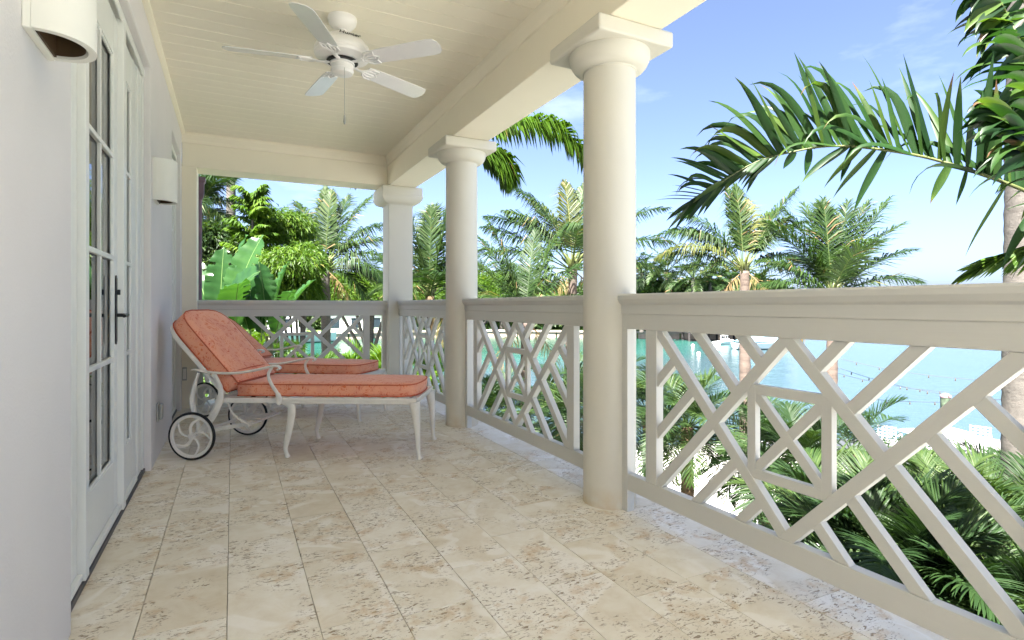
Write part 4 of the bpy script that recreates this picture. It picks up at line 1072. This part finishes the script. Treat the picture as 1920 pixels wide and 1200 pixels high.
palm('coconut_palm', 'tall coconut palm with swept fronds left of the nearest round column', (c.x - .35, c.y, GZ), c, .12,
     [(170, 66, 8, 2.5), (176, 52, 5, 2.7), (165, 78, 24, 2.7), (100, 84, 66, 2.6), (60, 82, 60, 2.6), (20, 72, 40, 2.4), (6, 56, 2, 3.3), (-5, 40, -15, 2.9), (5, 18, -20, 2.5), (178, 30, -12, 2.3), (185, 10, -40, 1.8), (150, 60, 10, 2.4), (130, 70, 30, 2.5), (40, 45, -15, 2.1), (-90, 60, -10, 1.9), (175, 40, 10, 2.7), (0, 0, -60, 1.7), (190, -10, -65, 1.5)], seed=5, ll=.80, lw=.037, n=84, v=4, vr=16, droop=1.1, s0=.2, ribt=.74)
c = at(985, 604, 13)
palm('coconut_palm', 'shorter young palm with upright fronds in the middle railing gap', (c.x, c.y, GZ), c, .10,
     [(170, 78, 60, 2.4), (150, 70, 40, 2.3), (20, 76, 62, 2.1), (70, 80, 62, 2.2), (178, 62, 20, 2.3), (10, 62, 20, 2.0), (182, 45, -15, 2.0), (0, 44, -20, 1.9), (100, 66, 20, 2.0), (-60, 50, -20, 1.6), (-120, 50, -20, 1.6), (170, 30, -40, 1.7), (15, 28, -42, 1.7)], seed=6, tmat='trunkp', ll=.7, lw=.030, n=76, v=8, vr=16, droop=.8)
c = at(1396, 508, 17)
palm('coconut_palm', 'coconut palm with drooping fronds over the water right of the nearest column', (c.x + .05, c.y, GZ), c, .135,
     [(100, 88, 74, 2.7), (115, 84, 66, 2.7), (60, 80, 50, 2.6), (35, 70, 28, 2.6), (20, 60, 20, 2.6), (10, 66, 46, 2.9), (172, 66, 8, 2.7), (178, 52, -18, 2.9), (184, 44, -38, 2.9), (168, 34, -20, 2.6), (176, 22, -52, 2.5), (5, 40, -25, 2.0), (-5, 24, -50, 1.8), (150, 56, 0, 2.5), (130, 60, 5, 2.3), (0, 60, 10, 2.3)], seed=7, **CK)
c = at(1562, 556, 15)
palm('coconut_palm', 'fan shaped coconut palm standing right of the drooping one over the water', (c.x - .2, c.y, GZ), c, .125,
     [(95, 86, 78, 2.5), (85, 84, 70, 2.6), (120, 80, 64, 2.6), (40, 78, 62, 2.6), (165, 74, 52, 2.6), (172, 62, 32, 2.5), (12, 66, 48, 3.1), (8, 60, 26, 2.7), (4, 48, 8, 2.6), (176, 46, 2, 2.3), (20, 74, 54, 2.7), (180, 30, -20, 2.0), (0, 32, -18, 2.3), (0, 16, -35, 1.9), (180, 15, -40, 1.6), (150, 70, 40, 2.4), (-90, 66, 10, 2.0), (60, 60, 10, 2.2), (100, 55, 5, 2.1)], seed=8, droop=.6, ll=.76, lw=.035, n=84, v=6, vr=18, s0=.12, ribt=.72)
# royal palm hidden by the second column, its long frond hangs into view
c = at(872, 285, 9.5)
palm('royal_palm', 'royal palm behind the second column with a long hanging frond', (c.x, c.y, GZ), c, .13,
     [(6, 49, -87, 2.8), (178, 38, -88, 2.25), (14, 8, -88, 1.0), (80, 88, 70, 2.0), (100, 88, 74, 2.1), (-90, 86, 70, 1.8)], mat='lime', tmat='trunk', seed=11, ll=.52, lw=.046, n=230, v=0, vr=45, boots=False, droop=1.6, a0=62, a1=40)
c = at(433, 250, 24)
palm('royal_palm', 'tall grey trunked royal palm at the upper left of the end opening', (c.x, c.y, GZ), c, .165,
     [(185, 30, -84, 3.6), (0, 40, -84, 3.6), (20, 30, -80, 3.2), (160, 40, -80, 3.2), (90, 75, 10, 2.6), (-90, 40, -70, 2.8)], mat='coco2', tmat='trunk', seed=12, ll=.6, lw=.05, n=70, v=5, boots=False, droop=.9)
c = at(372, 390, 18)
palm('coconut_palm', 'coconut palm at the far left edge of the end opening', (c.x, c.y, GZ), c, .13, auto(16, 1.7, 13, lo=-10, hi=80, bend=70), seed=13, **CK)
# the big near palm at the right edge
NT = at(1916, 600, 7.2)
bp = thing('palm', 'thick grey ringed palm trunk at the right edge of the photo', 'palm', (NT.x, NT.y, GZ))
trunk(bp, [(-.06, .0, 0), (-.03, 0, 3.0), (.05, 0, 7.2), (.1, 0, 12.6)], .21, .165, 'trunk', 120, rg=.03, seg=24)
for (phi, e0, e1, L) in auto(12, 2.4, 31, lo=0, hi=80, bend=80):
    b = MB(); frond(b, Vector((.1, 0, 12.6)), SR + phi, e0, e1, L, 44, .6, .04, r=rng); b.build('frond', 'coco', bp, normals=False)

# near frond, spine traced in space about three metres from the camera
Rt = Vector((math.cos(TH), -math.sin(TH), 0)); Fw = Vector((math.sin(TH), math.cos(TH), 0))
def nearfrond(par, org, spine, leaves, r, mat='near', rr=.011, dry=.05):
    P = [Vector(p) - org for p in bez(spine, 8)]; n_ = len(P)
    b = MB(); b.tint = .5; b.tube(P, [rr * (1 - .75 * i / n_) for i in range(n_)], 8); st = b.build('rachis', 'stalk', par, smooth='all')
    for (q, ang, L, W, curl, depth) in leaves:
        f = q * (n_ - 1); k = min(int(f), n_ - 2); p = P[k].lerp(P[k + 1], f - k); t = (P[k + 1] - P[k]).normalized()
        a = R(ang); d = (Rt * math.cos(a) + Z3 * math.sin(a) + Fw * depth).normalized()
        K = 9; pts = [p]; dd = d.copy(); bend = Rt * 0
        for j in range(K):
            pts.append(pts[-1] + dd * L / K); dd = (dd - Z3 * curl * (j / K) ** 1.5 * .5).normalized()
        wv = (Rt - d * Rt.dot(d)); wv = (wv + Fw * r.uniform(-.7, .7)).normalized(); vs = []; b = MB(); b.tint = max(.02, min(.7, r.gauss(.36, .17)))
        isdry = r.random() < dry; j_dry = r.random() < .22
        for j in range(K + 1):
            s_ = j / K; w_ = W / 2 * (.35 + .65 * math.sin(math.pi * min(1, s_ * 1.15 + .08)) ** .7 if s_ < .75 else (1 - s_) / .25 * .62 + .01); dn = (pts[min(j + 1, K)] - pts[max(j - 1, 0)]).normalized()
            ww = (wv - dn * wv.dot(dn)).normalized(); nn = dn.cross(ww).normalized() * w_ * .35
            tt = b.tint; s2 = tt + (.55 * max(0, s_ - .7) / .3 if (j_dry or isdry) else 0)
            for vv in (pts[j] - ww * w_ + nn, pts[j], pts[j] + ww * w_ + nn): b.v.append(tuple(vv)); b.t.append(min(1, s2))
        for j in range(K):
            a_ = j * 3; b.f += [(a_, a_ + 1, a_ + 4, a_ + 3), (a_ + 1, a_ + 2, a_ + 5, a_ + 4)]
        b.build('leaflet', mat, par, smooth='all', normals=False)
r = random.Random(21)
np_ = at(2120, 470, 2.9)
npt = thing('christmas_palm', 'near palm at the right edge whose big dark frond arches over the railing', 'palm', (np_.x, np_.y, GZ))
org = Vector((np_.x, np_.y, GZ))
trunk(npt, [(0, 0, 0), (.03, .02, 2.0), (0, 0, np_.z - GZ)], .09, .07, 'trunk', 40)
sp = [at(2080, 440, 2.85), at(1990, 392, 2.8), at(1920, 357, 2.8), at(1840, 327, 2.85), at(1740, 296, 2.95), at(1640, 279, 3.0), at(1560, 274, 3.05), at(1490, 284, 3.1), at(1420, 303, 3.15), at(1355, 340, 3.15), at(1300, 380, 3.15)]
lv = []
for i in range(84):                                # upper leaflets, fanning from nearly upright to along the tip
    q = .10 + .88 * (i + .5) / 84
    ang = 78 + 70 * max(0, q - .1) ** .9 + r.uniform(-7, 7) + (max(0, q - .72) * 120)
    L = (.40 + .16 * math.sin(math.pi * min(1, q * 1.05))) * r.uniform(.72, 1.12) * (1 if q < .7 else 1 - (q - .7) * 1.35)
    lv.append((q, ang, L, (.046 if q < .75 else .046 - (q - .75) * .09) * r.uniform(.75, 1.15), r.uniform(.1, .7) if r.random() > .4 else r.uniform(.9, 2.6), r.uniform(-.35, .5)))
for i in range(20):                                # leaflets hanging from the tip
    q = .74 + .25 * (i + .5) / 20; lv.append((q, 236 + r.uniform(-14, 14) - (q - .7) * 60, .27 * r.uniform(.7, 1.1), .03, .3, r.uniform(-.3, .3)))
for q, ang, L in ((.30, 168, .5), (.42, 160, .46), (.50, 152, .5), (.58, 170, .42), (.38, 128, .56), (.27, 132, .6), (.46, 138, .52)):
    lv.append((q, ang, L, .03, 1.8, r.uniform(-.2, .5)))
for q, ang, L in ((.245, 238, .42), (.33, 250, .20), (.36, 246, .22), (.50, 226, .34), (.53, 222, .30), (.55, 250, .20), (.56, 214, .30), (.66, 262, .15), (.70, 235, .11), (.48, 244, .36), (.15, 240, .4), (.1, 235, .42)):
    lv.append((q, ang, L, .045, .45, r.uniform(-.1, .3)))
nearfrond(npt, org, sp, lv, r)
# fronds of the same palm at the top right corner and one drooping below
def fill(spine, n, a0, a1, L, W, seed, mat='near', both=False, depth=.4, q0=.1, curl=(.1, .8)):
    r = random.Random(seed); lv = []
    for i in range(n):
        q = q0 + (1 - q0) * (i + .5) / n; lv.append((q, a0 + (a1 - a0) * q + r.uniform(-8, 8), L * r.uniform(.75, 1.1) * (1 - .45 * q * q), W * r.uniform(.8, 1.1), r.uniform(*curl), r.uniform(-depth, depth)))
        if both: lv.append((q, both + (a1 - a0) * q * .5 + r.uniform(-8, 8), L * r.uniform(.75, 1.1) * (1 - .45 * q * q), W * r.uniform(.8, 1.1), r.uniform(*curl), r.uniform(-depth, depth)))
    nearfrond(npt, org, spine, lv, r, mat)
fill([at(2110, 420, 2.9), at(1985, 250, 3.0), at(1930, 120, 3.1), at(1890, 30, 3.2), at(1850, -40, 3.2)], 30, 160, 188, .42, .062, 41, both=205, curl=(.5, 1.5))
fill([at(2110, 400, 3.0), at(1995, 200, 3.2), at(1945, 60, 3.4), at(1875, -90, 3.5)], 24, 170, 195, .45, .065, 42, both=222, curl=(.5, 1.5))
fill([at(2090, 430, 2.6), at(1975, 320, 2.6), at(1920, 240, 2.65), at(1870, 200, 2.7)], 22, 120, 165, .34, .058, 43, both=178, curl=(.4, 1.3))
fill([at(2090, 440, 3.1), at(2005, 330, 3.3), at(1955, 250, 3.4), at(1885, 210, 3.5)], 22, 95, 140, .42, .06, 44, both=250, curl=(.4, 1.3))
sp = [at(2110, 470, 2.9), at(2040, 445, 2.9), at(1980, 447, 3.0), at(1930, 462, 3.05), at(1870, 482, 3.1), at(1830, 505, 3.1)]
lv = []
r = random.Random(51)
for i in range(40):
    q = .1 + .88 * i / 40; lv.append((q, 232 - q * 22 + r.uniform(-4, 4), .34 * (1 - q * .45), .026, .15, r.uniform(-.15, .15))); lv.append((q, 205 + r.uniform(-8, 8) - q * 6, .26 * (1 - q * .5), .02, .2, r.uniform(0, .3)))
nearfrond(npt, org, sp, lv, r, 'lime', .008)

# pygmy date palms and areca clumps below the railing ---------------------
def clump(name, label, px, py, t, nf, L, ll, lw, n, seed, tr=.07, mat='areca', lo=-30, hi=82, bend=85, grp='feathery garden palms below the railing', dr=.35, multi=False, boot=True, tm='fibre', seg=2):
    c = at(px, py, t); r = random.Random(seed)
    tt = thing(name, label, 'palm', (c.x, c.y, GZ), 0, grp); ct = Vector((0, 0, c.z - GZ))
    if not multi:
        trunk(tt, [(r.uniform(-.1, .1), r.uniform(-.1, .1), 0), (.02, 0, ct.z * .5), ct], tr * 1.1, tr, tm, 30, rg=.1)
    for k, (phi, e0, e1, LL) in enumerate(auto(nf, L, seed, lo, hi, bend, r.uniform(0, 360))):
        b = MB(); a = R(SR + phi)
        base = ct + Vector((math.cos(a), math.sin(a), 0)) * tr * .5
        if multi: base = Vector((math.cos(a) * .18, math.sin(a) * .18, ct.z * r.uniform(.4, 1)))
        frond(b, base, SR + phi, e0, e1, LL, n, ll, lw, r=r, droop=dr, rr=.009, tint=r.uniform(.2, .55), twist=r.uniform(-20, 20), v=26, seg=seg)
        b.build('frond', mat, tt, normals=False)
        if multi and k % 3 == 0:
            b = MB(); b.tube([(base.x * .5, base.y * .5, 0), base], [.03, .018], 6); b.build('cane', 'stalk', tt, smooth='all')
    return tt
G = [('date_palm', 'feathery palm with brown trunk low at the left of the largest railing panel', 1288, 800, 7.0, 30, 1.0, .30, .013, 46, 101),
 ('date_palm', 'feathery palm with brown trunk behind the left edge of the central square', 1432, 850, 7.2, 32, 1.05, .30, .013, 46, 102),
 ('date_palm', 'feathery palm seen through the left gap beside the nearest column', 1215, 770, 8.0, 26, 1.0, .28, .013, 40, 103),
 ('areca_palm', 'lush palm filling the lower middle of the largest railing panel', 1600, 1040, 4.6, 26, 1.15, .34, .016, 62, 104),
 ('areca_palm', 'dark palm at the bottom right corner behind the railing', 1790, 1150, 4.2, 28, 1.15, .34, .016, 62, 105),
 ('areca_palm', 'palm with long glossy leaves near the right end of the railing', 1770, 1030, 5.2, 26, 1.2, .36, .016, 64, 106),
 ('areca_palm', 'palm at the far right under the thick grey trunk', 1915, 1010, 5.3, 24, 1.2, .36, .016, 64, 107),
 ('areca_palm', 'bright fan of fronds catching the sun below the dock table', 1735, 925, 8.0, 22, .9, .36, .016, 48, 108),
 ('areca_palm', 'upright palm whose leaves stand against the water in the lattice', 1600, 850, 7.4, 15, 1.15, .34, .016, 44, 109),
 ('areca_palm', 'palm behind the central square of the largest railing panel', 1500, 890, 6.2, 24, 1.15, .34, .015, 60, 110),
 ('areca_palm', 'palm at the lowest edge of the railing in the middle', 1690, 1080, 4.0, 26, .95, .32, .016, 56, 111),
 ('date_palm', 'feathery palm behind the middle railing panel at its right side', 1050, 790, 8.6, 28, 1.1, .34, .016, 44, 112),
 ('date_palm', 'feathery palm behind the middle railing panel at its left side', 925, 780, 9.4, 28, 1.05, .34, .016, 44, 113),
 ('areca_palm', 'bright areca behind the right side of the end railing', 695, 730, 10.5, 26, 1.2, .42, .026, 44, 115),
 ('areca_palm', 'bright areca behind the middle of the end railing', 580, 740, 10.0, 26, 1.1, .42, .026, 44, 116),
 ('areca_palm', 'areca palm behind the banana leaves at the end railing', 470, 690, 10.5, 26, 1.2, .40, .026, 44, 117),
 ('areca_palm', 'areca palm showing between corner pier and second column', 800, 730, 11, 24, 1.2, .40, .026, 40, 118),
 ('date_palm', 'dark feathery palm beside the base of the nearest column', 1110, 760, 7.4, 26, 1.1, .32, .016, 40, 119),
 ('areca_palm', 'sunlit areca on the lawn under the thick trunk', 1870, 905, 9.0, 16, .8, .4, .022, 36, 120),
 ('areca_palm', 'palm in deep shade against the foot of the railing at right', 1860, 1180, 3.7, 26, 1.0, .34, .016, 56, 121)]
for g in G:
    a_ = g[0] == 'areca_palm'
    clump(*g, mat='areca' if g[2] > 1000 else 'lime' if g[0] == 'areca_palm' else 'areca', multi=False, tr=.06 if a_ else .075, seg=3 if (a_ and g[4] < 6.5) else 2)

# far palms and trees ----------------------------------------------------
FP = [(1203, 512, 96, 5.5), (1250, 508, 95, 6.0), (1300, 522, 90, 7.5), (1332, 530, 92, 6.5), (1356, 528, 94, 6.0), (1376, 532, 90, 5.5), (1428, 530, 96, 3.6), (1415, 535, 95, 3.8), (1228, 530, 100, 4.5), (745, 520, 108, 6), (900, 520, 108, 6), (940, 530, 106, 6)]
lab = ['far palm farthest left of those beside the nearest column', 'slender far palm with a bare pale trunk', 'bushiest far palm, tallest in the row', 'far palm just right of the bushiest one', 'far palm fourth along the bank', 'far palm just left of the coconut trunk', 'small fan palm at the right end of the far bank', 'second small fan palm near the point', 'low far palm between the two slender ones', 'far palm behind the corner pier', 'far palm behind the second column', 'far palm left of the swept coconut palm']
for k, (px, py, t, L) in enumerate(FP):
    c = at(px, py, t)
    palm('far_palm', lab[k], (c.x, c.y, FZ), c, .28, auto(18, L, 200 + k, lo=-25, hi=80, bend=75), ll=1.25 if L > 4 else .8, lw=.16, n=22, seed=200 + k, rr=.07, boots=False, group='palms along the far bank', tmat='trunk')
lb = MB(); r = random.Random(77); cs = []
for i in range(60):
    px = 1195 + i * 4.3 + r.uniform(-3, 3); t_ = 98 if px < 1400 else 96; c = at(px, r.uniform(546, 565) if px < 1400 else 552, t_ + r.uniform(-3, 6)); cs.append((c, (2.4, 2.4, 1.8)))
for i in range(110):
    px = 380 + i * 7.2; c = at(px, r.uniform(556, 585), 112 + r.uniform(-4, 10)); cs.append((c, (4.2, 4, 3.4)))
leafmass('x', lb, cs, 95, 1.1, .6, r, .3, 5)
o = lb.build('far_bank_foliage', 'deep', None, normals=False); tag(o, 'dense green trees and shrubs massed along the far bank', 'foliage'); o['kind'] = 'stuff'
lb = MB(); cs = []
for i in range(46):
    px = 1190 + i * 5.6; c = at(px, 592 + r.uniform(-6, 8), 99 + r.uniform(-1, 3)); cs.append((c, (3, 2.4, 2.4)))
for i in range(100):
    px = 380 + i * 8; c = at(px, 600 + r.uniform(-8, 6), 109); cs.append((c, (4, 3, 2.6)))
leafmass('x', lb, cs, 60, 1.0, .5, r, .3, 5)
o = lb.build('far_bank_hedge', 'areca', None, normals=False); tag(o, 'hedges along the foot of the far bank trees', 'foliage'); o['kind'] = 'stuff'
# low plants of the beds
lb = MB(); r = random.Random(78); cs = []
for i in range(90):
    cs.append((Vector((r.uniform(-8, 1.2), r.uniform(8.5, 18), GZ + .5)), (.8, .8, .6)))
for i in range(26):
    cs.append((Vector((r.uniform(2.6, 4.6), r.uniform(-2, 7), GZ + .3)), (.5, .5, .4)))
leafmass('x', lb, cs, 60, .3, .08, r, .3, 5)
o = lb.build('low_bed_plants', 'deep', None, normals=False); tag(o, 'low green shrubs covering the planting beds', 'foliage'); o['kind'] = 'stuff'
